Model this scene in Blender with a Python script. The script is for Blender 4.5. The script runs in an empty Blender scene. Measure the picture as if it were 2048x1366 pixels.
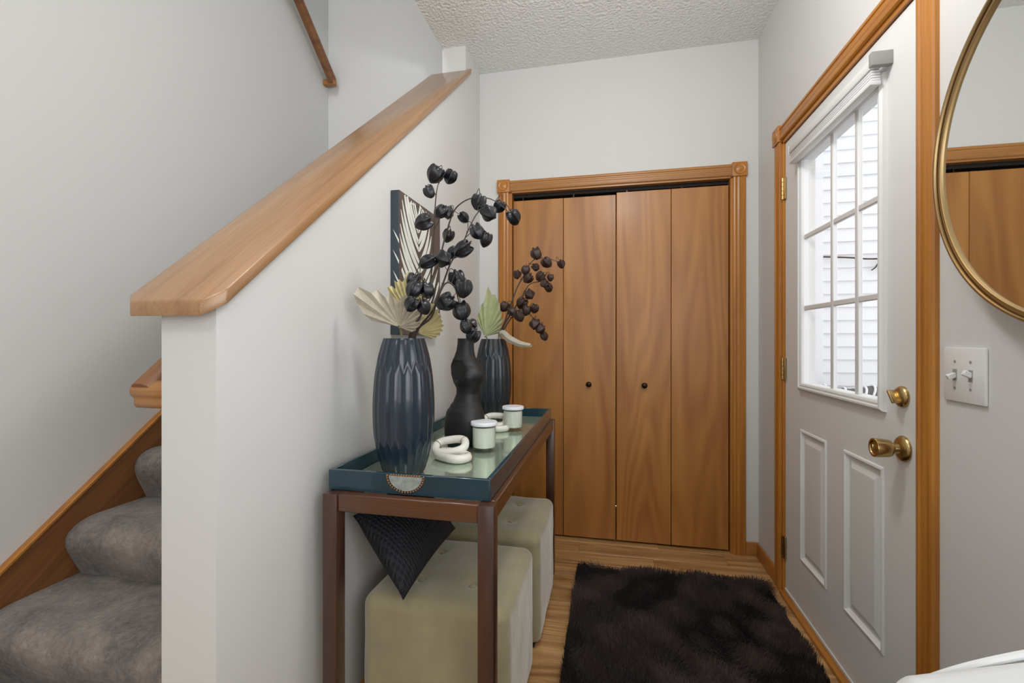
import bpy, bmesh, math, random
import numpy as np
from mathutils import Vector, Matrix, noise as mnoise
random.seed(7)
S = bpy.context.scene
COL = S.collection
PI = math.pi
# ------------------------------------------------------------------ camera
H = 1.17
YAW = math.atan(196/910)
cam = bpy.data.cameras.new('camera'); camo = bpy.data.objects.new('camera', cam); COL.objects.link(camo)
cam.sensor_width = 36; cam.lens = 910/2048*36; cam.clip_start = 0.02
camo.location = (0, 0, H); camo.rotation_euler = (PI/2, 0, YAW)
cam.shift_y = -3/2048
S.camera = camo
# ------------------------------------------------------------------ world, lights, exposure
w = bpy.data.worlds.new('overcast_sky'); S.world = w; w.use_nodes = True
bg = w.node_tree.nodes['Background']; bg.inputs[0].default_value = (0.93, 0.96, 1.0, 1); bg.inputs[1].default_value = 1.8
S.view_settings.view_transform = 'Standard'; S.view_settings.look = 'None'
S.view_settings.exposure = 0.02; S.view_settings.gamma = 1; S.view_settings.use_curve_mapping = False
def area(name, loc, target, sx, sy, e, col=(1, 1, 1)):
    l = bpy.data.lights.new(name, 'AREA'); l.shape = 'RECTANGLE'; l.size = sx; l.size_y = sy; l.energy = e; l.color = col
    o = bpy.data.objects.new(name, l); COL.objects.link(o); o.location = loc
    o.rotation_euler = (Vector(target)-Vector(loc)).to_track_quat('-Z', 'Y').to_euler(); return o
area('front_window_light', (-0.35, -3.85, 1.55), (-0.35, 2.0, 1.45), 2.3, 1.7, 5, (0.98, 0.985, 0.99))
area('side_window_light', (.76, -.50, 1.60), (-.8, 1.0, 1.5), 1.5, 1.3, 15.5, (0.97, 0.985, 1.0))
area('stairwell_fill_light', (-1.30, 0.25, 4.5), (-1.30, 2.3, 2.2), 0.9, 0.8, 23, (0.98, 0.985, 0.99))  # added fill that brightens the stairwell, no window is built here
def point(name, loc, r, e, col):
    l = bpy.data.lights.new(name, 'POINT'); l.energy = e; l.shadow_soft_size = r; l.color = col
    o = bpy.data.objects.new(name, l); COL.objects.link(o); o.location = loc; return o
point('foyer_lamp_light', (0.1, 1.15, 2.40), 0.10, 25, (1.0, 0.99, 0.98))
point('living_fill_light', (-0.6, -0.35, 2.35), 0.12, 14, (1.0, 0.99, 0.98))  # added unseen fill that brightens the right wall and front door
# ------------------------------------------------------------------ node helpers
def lin(c):
    return tuple(((x/255)/12.92 if x/255 <= .04045 else ((x/255+.055)/1.055)**2.4) for x in c)+(1,)
def mat(name, col, rough=.6, metal=0, bump=None, spec=.5, noise=None, coat=0, sheen=0):
    """bump=(scale,strength,distance); noise=(scale,amount) value variation"""
    m = bpy.data.materials.new(name); m.use_nodes = True; nt = m.node_tree; b = nt.nodes['Principled BSDF']
    c = lin(col); b.inputs['Base Color'].default_value = c; b.inputs['Roughness'].default_value = rough
    b.inputs['Metallic'].default_value = metal; b.inputs['Specular IOR Level'].default_value = spec
    b.inputs['Coat Weight'].default_value = coat; b.inputs['Sheen Weight'].default_value = sheen
    tc = nt.nodes.new('ShaderNodeTexCoord')
    if noise:
        n = nt.nodes.new('ShaderNodeTexNoise'); n.inputs['Scale'].default_value = noise[0]; n.inputs['Detail'].default_value = 5
        nt.links.new(tc.outputs['Object'], n.inputs['Vector'])
        r = nt.nodes.new('ShaderNodeValToRGB'); r.color_ramp.elements[0].position = .3; r.color_ramp.elements[1].position = .7
        k = noise[1]
        r.color_ramp.elements[0].color = tuple(x*(1-k) for x in c[:3])+(1,); r.color_ramp.elements[1].color = tuple(min(1, x*(1+k)) for x in c[:3])+(1,)
        nt.links.new(n.outputs['Fac'], r.inputs['Fac']); nt.links.new(r.outputs['Color'], b.inputs['Base Color'])
    if bump:
        n = nt.nodes.new('ShaderNodeTexNoise'); n.inputs['Scale'].default_value = bump[0]; n.inputs['Detail'].default_value = 4
        nt.links.new(tc.outputs['Object'], n.inputs['Vector'])
        bp = nt.nodes.new('ShaderNodeBump'); bp.inputs['Strength'].default_value = bump[1]; bp.inputs['Distance'].default_value = bump[2]
        nt.links.new(n.outputs['Fac'], bp.inputs['Height']); nt.links.new(bp.outputs['Normal'], b.inputs['Normal'])
    return m
def wood(name, c1, c2, axis='Z', cross=9, along=.6, rough=.38, cath=0.0, rnd=0.0, coat=.15, pore=.35, slope=0.0):
    """grain runs along axis; slope rotates the coordinates about X so grain can follow a rake"""
    m = bpy.data.materials.new(name); m.use_nodes = True; nt = m.node_tree; b = nt.nodes['Principled BSDF']; L = nt.links.new
    N = nt.nodes.new
    tc = N('ShaderNodeTexCoord'); rot = N('ShaderNodeMapping'); rot.inputs['Rotation'].default_value = (slope, 0, 0)
    L(tc.outputs['Object'], rot.inputs['Vector'])
    src = rot.outputs['Vector']
    oi = N('ShaderNodeObjectInfo')
    mul = N('ShaderNodeMath'); mul.operation = 'MULTIPLY'; mul.inputs[1].default_value = 37.0; L(oi.outputs['Random'], mul.inputs[0])
    cx = N('ShaderNodeCombineXYZ'); [L(mul.outputs[0], cx.inputs[i]) for i in range(3)]
    add = N('ShaderNodeVectorMath'); add.operation = 'ADD'; L(src, add.inputs[0]); L(cx.outputs[0], add.inputs[1])
    def mp(cr, al):
        q = N('ShaderNodeMapping'); sc = [cr]*3; sc['XYZ'.index(axis)] = al; q.inputs['Scale'].default_value = sc
        L(add.outputs[0], q.inputs['Vector']); return q.outputs['Vector']
    def nz(vec, det, dist=0):
        q = N('ShaderNodeTexNoise'); q.inputs['Scale'].default_value = 1; q.inputs['Detail'].default_value = det; q.inputs['Distortion'].default_value = dist; L(vec, q.inputs['Vector']); return q.outputs['Fac']
    def ma(op, a, b_, c_=None):
        q = N('ShaderNodeMath'); q.operation = op
        for k_, v_ in enumerate((a, b_, c_)):
            if v_ is None: continue
            if isinstance(v_, (int, float)): q.inputs[k_].default_value = v_
            else: L(v_, q.inputs[k_])
        return q.outputs[0]
    f1 = nz(mp(cross, along), 5, .3); f2 = nz(mp(cross*18, along*5), 2); f3 = nz(mp(cross*.32, along*.45), 1.5, .2)
    n2 = type('o', (), {'outputs': {'Fac': f2}})
    rings = ma('SINE', ma('MULTIPLY', f3, 105.0), 0.0)
    acc = ma('MULTIPLY_ADD', ma('SUBTRACT', f1, .5), 1.5, .5)
    acc = ma('MULTIPLY_ADD', rings, cath*.36, acc)
    acc_ = ma('MULTIPLY_ADD', ma('SUBTRACT', f2, .5), pore*2, acc)
    cl = N('ShaderNodeClamp'); L(acc_, cl.inputs[0]); ad = type('o', (), {'outputs': [cl.outputs[0]]})
    r = N('ShaderNodeMix'); r.data_type = 'RGBA'; r.inputs[6].default_value = lin(c2); r.inputs[7].default_value = lin(c1); L(ad.outputs[0], r.inputs[0])
    hs = N('ShaderNodeHueSaturation'); L(r.outputs[2], hs.inputs['Color'])
    mv = N('ShaderNodeMapRange'); mv.inputs[3].default_value = 1-rnd; mv.inputs[4].default_value = 1+rnd; L(oi.outputs['Random'], mv.inputs[0]); L(mv.outputs[0], hs.inputs['Value'])
    L(hs.outputs[0], b.inputs['Base Color'])
    b.inputs['Roughness'].default_value = rough; b.inputs['Coat Weight'].default_value = coat; b.inputs['Coat Roughness'].default_value = .25
    bp = N('ShaderNodeBump'); bp.inputs['Strength'].default_value = .12; bp.inputs['Distance'].default_value = .001
    L(f2, bp.inputs['Height']); L(bp.outputs['Normal'], b.inputs['Normal'])
    return m
M = {}
M['wall'] = mat('painted_drywall', (211, 211, 209), .65, bump=(140, .12, .001), spec=.3)
M['ceil'] = mat('textured_ceiling', (236, 237, 235), .8, bump=(66, 1, .015), spec=.2)
M['maple'] = wood('maple_veneer', (182, 126, 60), (146, 92, 38), 'Z', 9, .8, .42, cath=.5, rnd=.04, pore=.22)
M['oak_v'] = wood('oak_trim_upright', (196, 132, 52), (152, 92, 32), 'Z', 26, 1.5, .36, rnd=.03)
M['oak_x'] = wood('oak_trim_across', (186, 132, 72), (150, 98, 46), 'X', 26, 1.5, .36, rnd=.03)
M['oak_y'] = wood('oak_trim_along', (196, 132, 52), (152, 92, 32), 'Y', 26, 1.5, .36, rnd=.03)
M['oak_cap'] = wood('oak_cap', (170, 130, 88), (136, 97, 60), 'Y', 34, 1.6, .30, cath=.25, coat=.5, pore=.55, slope=-.705)
M['oak_rake'] = wood('oak_skirt', (150, 100, 58), (106, 66, 36), 'Y', 20, 1.2, .4, cath=.3, slope=-.68)
M['plank'] = wood('hickory_plank', (214, 172, 116), (134, 90, 50), 'X', 18, 1.1, .36, cath=.5, rnd=.12, coat=.2, pore=.3)
M['walnut'] = wood('dark_stained_wood', (104, 64, 36), (56, 32, 20), 'X', 14, 1.6, .3, coat=.5)
M['walnut_v'] = wood('dark_stained_wood_leg', (86, 50, 34), (46, 26, 20), 'Z', 14, 1.6, .3, coat=.5)
M['door'] = mat('white_door_paint', (224, 225, 224), .45, spec=.4)
M['white'] = mat('white_plastic', (222, 222, 221), .35)
M['vinyl'] = mat('white_vinyl_siding', (232, 233, 235), .5)
M['greyp'] = mat('grey_plastic', (150, 150, 148), .4)
M['brass'] = mat('antique_brass', (186, 160, 110), .28, 1)
M['silver'] = mat('tarnished_silver', (170, 184, 182), .35, .6, noise=(60, .25))
M['copper'] = mat('copper_beads', (176, 138, 108), .35, 1)
M['gold'] = mat('brushed_gold', (172, 146, 104), .38, 1)
M['mirror'] = mat('silvered_glass', (240, 241, 240), .015, 1)
M['bronze'] = mat('dark_bronze', (58, 44, 34), .35, 1)
M['teal'] = mat('teal_lacquer', (12, 52, 64), .22, coat=.6, noise=(9, .2))
M['antique'] = mat('antiqued_tray_mirror', (186, 200, 180), .09, .6, noise=(6, .12))
M['vase'] = mat('slate_blue_ceramic', (31, 43, 55), .24, coat=.25)
M['vase_shaded'] = mat('slate_ceramic_shaded', (30, 36, 42), .3, coat=.2)  # same ceramic as the near vase, its dimmer lighting put into the colour
M['bust'] = mat('matt_black_ceramic', (22, 22, 23), .5, noise=(12, .12))
M['pod'] = mat('black_pod', (16, 18, 25), .34)
M['pod2'] = mat('brown_pod', (48, 27, 19), .5)
M['stem'] = mat('dark_stem', (62, 52, 46), .6)
M['stemg'] = mat('pale_stem', (126, 122, 84), .6)
M['palm'] = mat('bleached_palm', (182, 174, 156), .65, noise=(40, .1), bump=(90, .2, .001))
M['palmy'] = mat('cream_palm', (204, 192, 146), .65, noise=(30, .14))
M['palmg'] = mat('sage_palm', (164, 170, 130), .65, noise=(30, .14))
M['marble'] = mat('white_marble', (226, 224, 214), .28, noise=(22, .07))
M['wax'] = mat('cream_wax', (226, 231, 218), .5)
M['lid'] = mat('white_lid', (232, 234, 238), .32)
M['velvet'] = mat('sage_velvet', (152, 143, 108), .85, noise=(7, .14), sheen=.6, bump=(5, .5, .02))
M['knit'] = mat('black_knit', (17, 19, 27), .7)
M['canvas_side'] = mat('slate_canvas_side', (56, 66, 74), .7)
M['canvas_face'] = mat('brown_canvas_face', (92, 80, 74), .7)
M['print'] = mat('pale_leaf_ink', (226, 228, 220), .7)
M['sofa'] = mat('white_slipcover', (204, 205, 204), .9, bump=(9, .4, .01), sheen=.3)
M['rugb'] = mat('rug_backing', (20, 13, 11), .9)
M['dark'] = mat('dark_void', (26, 20, 16), .8)
M['black'] = mat('black_plastic', (18, 18, 18), .5)
M['concrete'] = mat('concrete', (196, 196, 194), .9, noise=(5, .08))
M['slate'] = mat('grey_rubber', (84, 86, 88), .6)
M['twig'] = mat('bare_twig', (60, 52, 46), .8)
def carpet_mat():
    m = mat('taupe_carpet', (150, 134, 122), .95, sheen=.4); nt = m.node_tree; b = nt.nodes['Principled BSDF']; L = nt.links.new; N = nt.nodes.new
    tc = N('ShaderNodeTexCoord')
    a = N('ShaderNodeTexNoise'); a.inputs['Scale'].default_value = 9; a.inputs['Detail'].default_value = 3; L(tc.outputs['Object'], a.inputs['Vector'])
    f = N('ShaderNodeTexNoise'); f.inputs['Scale'].default_value = 62; f.inputs['Detail'].default_value = 7; f.inputs['Roughness'].default_value = .78; f.inputs['Distortion'].default_value = .6; L(tc.outputs['Object'], f.inputs['Vector'])
    x = N('ShaderNodeMath'); x.operation = 'MULTIPLY_ADD'; x.inputs[1].default_value = .55; L(a.outputs['Fac'], x.inputs[0])
    y = N('ShaderNodeMath'); y.operation = 'MULTIPLY'; y.inputs[1].default_value = .6; L(f.outputs['Fac'], y.inputs[0]); L(y.outputs[0], x.inputs[2])
    r = N('ShaderNodeValToRGB'); r.color_ramp.elements[0].position = .42; r.color_ramp.elements[1].position = .74
    r.color_ramp.elements[0].color = lin((66, 55, 46)); r.color_ramp.elements[1].color = lin((170, 154, 140)); L(x.outputs[0], r.inputs[0]); L(r.outputs[0], b.inputs['Base Color'])
    bp = N('ShaderNodeBump'); bp.inputs['Strength'].default_value = 1; bp.inputs['Distance'].default_value = .010; L(f.outputs['Fac'], bp.inputs['Height']); L(bp.outputs['Normal'], b.inputs['Normal'])
    return m
M['carpet'] = carpet_mat()
def knit_bump():
    m = M['knit']; nt = m.node_tree; b = nt.nodes['Principled BSDF']; L = nt.links.new; N = nt.nodes.new
    tc = N('ShaderNodeTexCoord'); wv = N('ShaderNodeTexWave'); wv.bands_direction = 'X'; wv.inputs['Scale'].default_value = 26; wv.inputs['Distortion'].default_value = 1.5; L(tc.outputs['Object'], wv.inputs['Vector'])
    w2 = N('ShaderNodeTexWave'); w2.bands_direction = 'Y'; w2.inputs['Scale'].default_value = 34; w2.inputs['Distortion'].default_value = 1.5; L(tc.outputs['Object'], w2.inputs['Vector'])
    mm = N('ShaderNodeMath'); mm.operation = 'MULTIPLY'; L(wv.outputs['Fac'], mm.inputs[0]); L(w2.outputs['Fac'], mm.inputs[1])
    bp = N('ShaderNodeBump'); bp.inputs['Strength'].default_value = 1; bp.inputs['Distance'].default_value = .003; L(mm.outputs[0], bp.inputs['Height']); L(bp.outputs['Normal'], b.inputs['Normal'])
knit_bump()
def glass_mat(name, tint=(1, 1, 1), refl=.08):
    m = bpy.data.materials.new(name); m.use_nodes = True; nt = m.node_tree; nt.nodes.clear(); L = nt.links.new
    o = nt.nodes.new('ShaderNodeOutputMaterial'); t = nt.nodes.new('ShaderNodeBsdfTransparent'); t.inputs[0].default_value = tint+(1,)
    g = nt.nodes.new('ShaderNodeBsdfGlossy'); g.inputs['Roughness'].default_value = .02; x = nt.nodes.new('ShaderNodeMixShader')
    fr = nt.nodes.new('ShaderNodeLayerWeight'); fr.inputs[0].default_value = .5
    pw_ = nt.nodes.new('ShaderNodeMath'); pw_.operation = 'POWER'; pw_.inputs[1].default_value = 4; L(fr.outputs['Facing'], pw_.inputs[0])
    sc_ = nt.nodes.new('ShaderNodeMath'); sc_.operation = 'MULTIPLY_ADD'; sc_.inputs[1].default_value = .5; sc_.inputs[2].default_value = refl*.4; L(pw_.outputs[0], sc_.inputs[0])
    L(sc_.outputs[0], x.inputs[0]); L(t.outputs[0], x.inputs[1]); L(g.outputs[0], x.inputs[2]); L(x.outputs[0], o.inputs[0]); return m
M['glass'] = glass_mat('window_glass'); M['cup'] = glass_mat('clear_cup_glass', (.985, .99, .985))
# ------------------------------------------------------------------ mesh helpers
ORIG = {}
def origin_of(p):
    return ORIG.get(p.name, Vector((0, 0, 0))) if p else Vector((0, 0, 0))
def tag(o, label=None, cat=None, group=None, kind=None):
    if label: o['label'] = label
    if cat: o['category'] = cat
    if group: o['group'] = group
    if kind: o['kind'] = kind
    return o
def thing(name, loc, label, cat, group=None, kind=None):
    o = bpy.data.objects.new(name, None); COL.objects.link(o); o.location = loc; o.empty_display_size = .05
    ORIG[o.name] = Vector(loc); return tag(o, label, cat, group, kind)
def new(name, verts, faces, m, parent=None, smooth=False, sharp=40, base=None, label=None):
    """verts in world coordinates; object origin = base (or the bottom centre)"""
    vs = [Vector(v) for v in verts]
    if base is None:
        if parent is not None and False: base = Vector((0, 0, 0))
        xs = [v.x for v in vs]; ys = [v.y for v in vs]; zs = [v.z for v in vs]
        base = Vector(((min(xs)+max(xs))/2, (min(ys)+max(ys))/2, min(zs)))
    base = Vector(base)
    me = bpy.data.meshes.new(name); me.from_pydata([tuple(v-base) for v in vs], [], [tuple(f) for f in faces]); me.update()
    bm = bmesh.new(); bm.from_mesh(me); bmesh.ops.recalc_face_normals(bm, faces=bm.faces); bm.to_mesh(me); bm.free()
    me.materials.append(M[m] if isinstance(m, str) else m)
    if smooth:
        me.polygons.foreach_set('use_smooth', [True]*len(me.polygons))
        if sharp: me.set_sharp_from_angle(angle=math.radians(sharp))
    o = bpy.data.objects.new(name, me); COL.objects.link(o)
    if parent: o.parent = parent
    o.location = base-origin_of(parent); ORIG[o.name] = base
    if label: o['label'] = label
    return o
def geo_box(x0, x1, y0, y1, z0, z1):
    v = [(x, y, z) for x in (x0, x1) for y in (y0, y1) for z in (z0, z1)]
    return v, [(0, 1, 3, 2), (4, 6, 7, 5), (0, 4, 5, 1), (2, 3, 7, 6), (0, 2, 6, 4), (1, 5, 7, 3)]
def join(*gs):
    V = []; F = []
    for v, f in gs:
        n = len(V); V += list(v); F += [tuple(i+n for i in q) for q in f]
    return V, F
def bevelled(g, r, seg=2):
    bm = bmesh.new(); vs = [bm.verts.new(v) for v in g[0]]
    for f in g[1]: bm.faces.new([vs[i] for i in f])
    bmesh.ops.recalc_face_normals(bm, faces=bm.faces)
    bmesh.ops.bevel(bm, geom=list(bm.edges), offset=r, segments=seg, profile=.5, affect='EDGES')
    bm.verts.index_update(); out = ([v.co.copy() for v in bm.verts], [tuple(v.index for v in f.verts) for f in bm.faces]); bm.free(); return out
def box(name, x0, x1, y0, y1, z0, z1, m, parent=None, bev=0, seg=2, label=None, base=None):
    g = geo_box(min(x0, x1), max(x0, x1), min(y0, y1), max(y0, y1), min(z0, z1), max(z0, z1))
    if bev: g = bevelled(g, bev, seg)
    return new(name, g[0], g[1], m, parent, smooth=bool(bev), label=label, base=base)
def lathe(prof, c, axis='Z', n=32, cap=True):
    V = []; F = []
    for r, h in prof:
        for k in range(n):
            a = 2*PI*k/n; p, q = r*math.cos(a), r*math.sin(a)
            V.append({'Z': (c[0]+p, c[1]+q, c[2]+h), 'X': (c[0]+h, c[1]+p, c[2]+q), 'Y': (c[0]+p, c[1]+h, c[2]+q)}[axis])
    for i in range(len(prof)-1):
        for k in range(n): F.append((i*n+k, i*n+(k+1) % n, (i+1)*n+(k+1) % n, (i+1)*n+k))
    if cap: F.append(tuple(range(n))); F.append(tuple((len(prof)-1)*n+k for k in range(n)))
    return V, F
def tube(pts, rad, n=8, closed=False):
    P = [Vector(p) for p in pts]; m = len(P); R = rad if isinstance(rad, (list, tuple)) else [rad]*m
    V = []; F = []; up = None
    for i in range(m):
        a = P[(i-1) % m] if (closed or i > 0) else P[i]; b = P[(i+1) % m] if (closed or i < m-1) else P[i]
        t = (b-a).normalized()
        if up is None: up = t.orthogonal().normalized()
        up = (up-t*up.dot(t)).normalized(); s = t.cross(up)
        for k in range(n):
            q = 2*PI*k/n; V.append(P[i]+(up*math.cos(q)+s*math.sin(q))*R[i])
    for i in range(m if closed else m-1):
        j = (i+1) % m
        for k in range(n): F.append((i*n+k, i*n+(k+1) % n, j*n+(k+1) % n, j*n+k))
    if not closed: F.append(tuple(range(n))); F.append(tuple((m-1)*n+k for k in range(n)))
    return V, F
def smooth_path(pts, sub=5):
    P = [Vector(p) for p in pts]; out = []
    for i in range(len(P)-1):
        p0 = P[max(i-1, 0)]; p1 = P[i]; p2 = P[i+1]; p3 = P[min(i+2, len(P)-1)]
        for k in range(sub):
            t = k/sub; out.append(.5*((2*p1)+(p2-p0)*t+(2*p0-5*p1+4*p2-p3)*t*t+(3*p1-p0-3*p2+p3)*t**3))
    out.append(P[-1]); return out
def extrude(sec, p0, p1, du, dn):
    """closed section [(u,n)] swept straight p0->p1"""
    p0, p1, du, dn = map(Vector, (p0, p1, du, dn)); n = len(sec)
    V = [p0+du*a+dn*b for a, b in sec]+[p1+du*a+dn*b for a, b in sec]
    F = [(k, (k+1) % n, n+(k+1) % n, n+k) for k in range(n)]+[tuple(range(n)), tuple(range(n, 2*n))]
    return V, F
def prism_yz(poly, x0, x1):
    n = len(poly); V = [(x0, y, z) for y, z in poly]+[(x1, y, z) for y, z in poly]
    return V, [(k, (k+1) % n, n+(k+1) % n, n+k) for k in range(n)]+[tuple(range(n)), tuple(range(n, 2*n))]
def plate(ycuts, zcuts, skip, xf, xb):
    """board in the YZ plane with rectangular holes (front xf and back xb)"""
    V = []; F = []
    def quad(*q):
        n = len(V); V.extend(q); F.append((n, n+1, n+2, n+3))
    ny, nz = len(ycuts)-1, len(zcuts)-1
    solid = lambda i, j: 0 <= i < ny and 0 <= j < nz and (i, j) not in skip
    for i in range(ny):
        for j in range(nz):
            if not solid(i, j): continue
            a, b, c, d = ycuts[i], ycuts[i+1], zcuts[j], zcuts[j+1]
            for x in (xf, xb): quad((x, a, c), (x, b, c), (x, b, d), (x, a, d))
            if not solid(i-1, j): quad((xf, a, c), (xb, a, c), (xb, a, d), (xf, a, d))
            if not solid(i+1, j): quad((xf, b, c), (xb, b, c), (xb, b, d), (xf, b, d))
            if not solid(i, j-1): quad((xf, a, c), (xb, a, c), (xb, b, c), (xf, b, c))
            if not solid(i, j+1): quad((xf, a, d), (xb, a, d), (xb, b, d), (xf, b, d))
    return V, F
def rect_loft(y0, y1, z0, z1, prof, x0, closed=False):
    """concentric rectangles; prof = [(inset, out)] out is towards -X"""
    V = []; F = []
    for ins, out in prof:
        V += [(x0-out, y0+ins, z0+ins), (x0-out, y1-ins, z0+ins), (x0-out, y1-ins, z1-ins), (x0-out, y0+ins, z1-ins)]
    m = len(prof)
    for i in range(m-1):
        for k in range(4): F.append((i*4+k, i*4+(k+1) % 4, i*4+4+(k+1) % 4, i*4+4+k))
    if closed: F.append(tuple((m-1)*4+k for k in range(4)))
    return V, F
# ------------------------------------------------------------------ the room
XR, XL, YB, ZC = .786, -.782, 2.69, 2.80
XH, XLL, ZU = -.918, -1.823, 5.0
def struct(o, label=None, cat=None):
    o['kind'] = 'structure'
    if label: o['label'] = label
    if cat: o['category'] = cat
    return o
# walls
g = join(geo_box(XR, XR+.12, -4, -1.3, 0, ZC), geo_box(XR, XR+.12, .32, 1.385-.02, 0, ZC), geo_box(XR, XR+.12, -1.3, .32, 0, .9), geo_box(XR, XR+.12, -1.3, .32, 2.3, ZC), geo_box(XR, XR+.12, 2.32+.02, YB+.12, 0, ZC), geo_box(XR, XR+.12, 1.365, 2.34, 2.095, ZC))
struct(new('wall_right', *g, 'wall'), 'white painted wall with the front door and round mirror', 'wall')
g = join(geo_box(XH, -.60, YB, YB+.12, 0, ZC), geo_box(.665, XR, YB, YB+.12, 0, ZC), geo_box(-.60, .665, YB, YB+.12, 2.075, ZC))
struct(new('wall_back', *g, 'wall'), 'white painted wall around the wooden closet doors', 'wall')
struct(box('wall_stair_end', XLL-.12, XH, YB, YB+.12, 0, ZU, 'wall'), 'tall white wall at the top end of the carpeted stairs', 'wall')
struct(box('wall_left', XLL-.12, XLL, -4, YB, 0, ZU, 'wall'), 'tall white wall on the left beside the carpeted stairs', 'wall')
g = join(geo_box(XLL, -1.5, -4.12, -4, 0, ZC), geo_box(.75, XR+.12, -4.12, -4, 0, ZC), geo_box(-1.5, .75, -4.12, -4, 0, .7), geo_box(-1.5, .75, -4.12, -4, 2.4, ZC))
struct(new('wall_front', *g, 'wall'), 'white wall behind the camera with a wide window', 'wall')
def capz(y): return 1.267+.8514*(y-.766)
poly = [(.777, 0), (.777, capz(.777)-.034), (2.41, capz(2.41)-.034), (2.41, ZC), (YB, ZC), (YB, 0)]
struct(new('wall_stair', *prism_yz(poly, XH, XL), 'wall'), 'white sloping half wall between the stairs and the console table', 'wall')
struct(box('wall_upper', XH, XH+.12, 0, YB, ZC+.02, ZU, 'wall'), 'upper wall of the open stairwell above the foyer ceiling', 'wall')
struct(box('wall_upper_front', XLL, XH+.12, -.12, 0, ZC+.02, ZU, 'wall'), 'upper wall of the open stairwell nearest the living room', 'wall')
g = join(geo_box(XH, XR+.12, -4.12, YB+.12, ZC, ZC+.02), geo_box(XLL, XH, -4.12, 0, ZC, ZC+.02), geo_box(XLL-.12, XH+.12, -.12, YB+.12, ZU, ZU+.02))
struct(new('ceiling', *g, 'ceil'), 'white ceiling with a knobbly spray texture', 'ceiling')
# closet interior
g = join(geo_box(-.72, .78, 3.3, 3.34, 0, ZC), geo_box(-.74, -.70, YB+.12, 3.3, 0, ZC), geo_box(.76, .80, YB+.12, 3.3, 0, ZC), geo_box(-.74, .8, YB+.12, 3.34, 2.5, 2.53))
struct(new('wall_closet', *g, 'wall'), 'inner walls of the closet hidden behind its doors', 'wall')
# floor with planks
fl = struct(box('floor', XLL, XR+.12, -4, 3.3, -.05, -.004, 'plank'), 'light brown hickory plank floor', 'floor')
pw = .127; y = YB+.10; row = 0
pm = {}
def plank(x0, x1, y0, y1, stuff=None):
    key = (round(x1-x0, 3), round(y1-y0, 3))
    if key not in pm:
        g = bevelled(geo_box(-(x1-x0)/2+.0006, (x1-x0)/2-.0006, -(y1-y0)/2+.0006, (y1-y0)/2-.0006, -.008, 0), .0012, 1)
        me = bpy.data.meshes.new('plank'); me.from_pydata([tuple(v) for v in g[0]], [], g[1]); me.materials.append(M['plank']); pm[key] = me
    o = bpy.data.objects.new('plank', pm[key]); COL.objects.link(o); o.parent = fl
    o.location = Vector(((x0+x1)/2, (y0+y1)/2, 0))-ORIG['floor']
while y > -.5:
    offs = [.0, .37, .81, .19, .58][row % 5]; x = XL-.0
    cuts = [XL]+[XL+q for q in (offs*.9+.28, offs*.9+1.05) if .12 < q < 1.45]+[XR]
    for a, b in zip(cuts[:-1], cuts[1:]): plank(a, b, y-pw, y)
    y -= pw; row += 1
g = join(*[geo_box(XLL, XR, yy, yy+pw-.001, -.008, 0) for yy in [-4+pw*k for k in range(28)] if yy+pw < y+.01])
tag(new('plank_field', *g, 'plank', fl), kind='stuff')
# ------------------------------------------------------------------ trims
FL = [(0, 0), (0, .010), (.004, .015), (.010, .017), (.015, .017), (.018, .013), (.024, .013), (.030, .015), (.036, .015), (.042, .013), (.048, .013), (.051, .017), (.057, .017), (.063, .015), (.066, .010), (.066, 0)]
def rosette(cx, z, axis, parent, s=.038):
    if axis == 'Y':
        o = box('corner_block', cx-s, cx+s, YB-.023, YB, z-s, z+s, 'oak_v', parent, .002)
        p = [(.030, 0), (.028, -.004), (.022, -.001), (.018, -.001), (.012, -.005), (.0, -.007)]
        new('rosette', *lathe([(max(r, .0005), h) for r, h in p], (cx, YB-.0228, z), 'Y', 24), 'oak_v', o, smooth=True)
    else:
        o = box('corner_block', XR-.023, XR, cx-s, cx+s, z-s, z+s, 'oak_v', parent, .002)
        p = [(.030, 0), (.028, -.004), (.022, -.001), (.018, -.001), (.012, -.005), (.0, -.007)]
        new('rosette', *lathe([(max(r, .0005), h) for r, h in p], (XR-.0228, cx, z), 'X', 24), 'oak_v', o, smooth=True)
t = thing('trim_1', (.03, YB, 0), 'oak casing with rosette corner blocks around the closet doors', 'trim', kind='structure')
new('side_casing', *extrude(FL, (-.662, YB, 0), (-.662, YB, 2.062), (1, 0, 0), (0, -1, 0)), 'oak_v', t)
new('side_casing', *extrude(FL, (.655, YB, 0), (.655, YB, 2.062), (1, 0, 0), (0, -1, 0)), 'oak_v', t)
new('head_casing', *extrude(FL, (-.591, YB, 2.064), (.650, YB, 2.064), (0, 0, 1), (0, -1, 0)), 'oak_x', t)
rosette(-.629, 2.098, 'Y', t); rosette(.688, 2.098, 'Y', t)
box('jamb', -.60, -.578, YB-.008, YB+.12, 0, 2.06, 'oak_v', t); box('jamb', .643, .665, YB-.008, YB+.12, 0, 2.06, 'oak_v', t)
box('head_jamb', -.60, .665, YB-.008, YB+.12, 2.055, 2.075, 'oak_x', t)
box('track', -.578, .643, YB+.03, YB+.06, 2.035, 2.055, 'dark', t)
t = thing('trim_2', (XR, 1.85, 0), 'oak casing around the white front door', 'trim', kind='structure')
new('side_casing', *extrude(FL, (XR, 2.335, 0), (XR, 2.335, 2.095), (0, 1, 0), (-1, 0, 0)), 'oak_v', t)
new('side_casing', *extrude(FL, (XR, 1.304, 0), (XR, 1.304, 2.095), (0, 1, 0), (-1, 0, 0)), 'oak_v', t)
new('head_casing', *extrude(FL, (XR, 1.374, 2.096), (XR, 2.331, 2.096), (0, 0, 1), (-1, 0, 0)), 'oak_y', t)
rosette(2.368, 2.13, 'X', t); rosette(1.337, 2.13, 'X', t)
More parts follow.
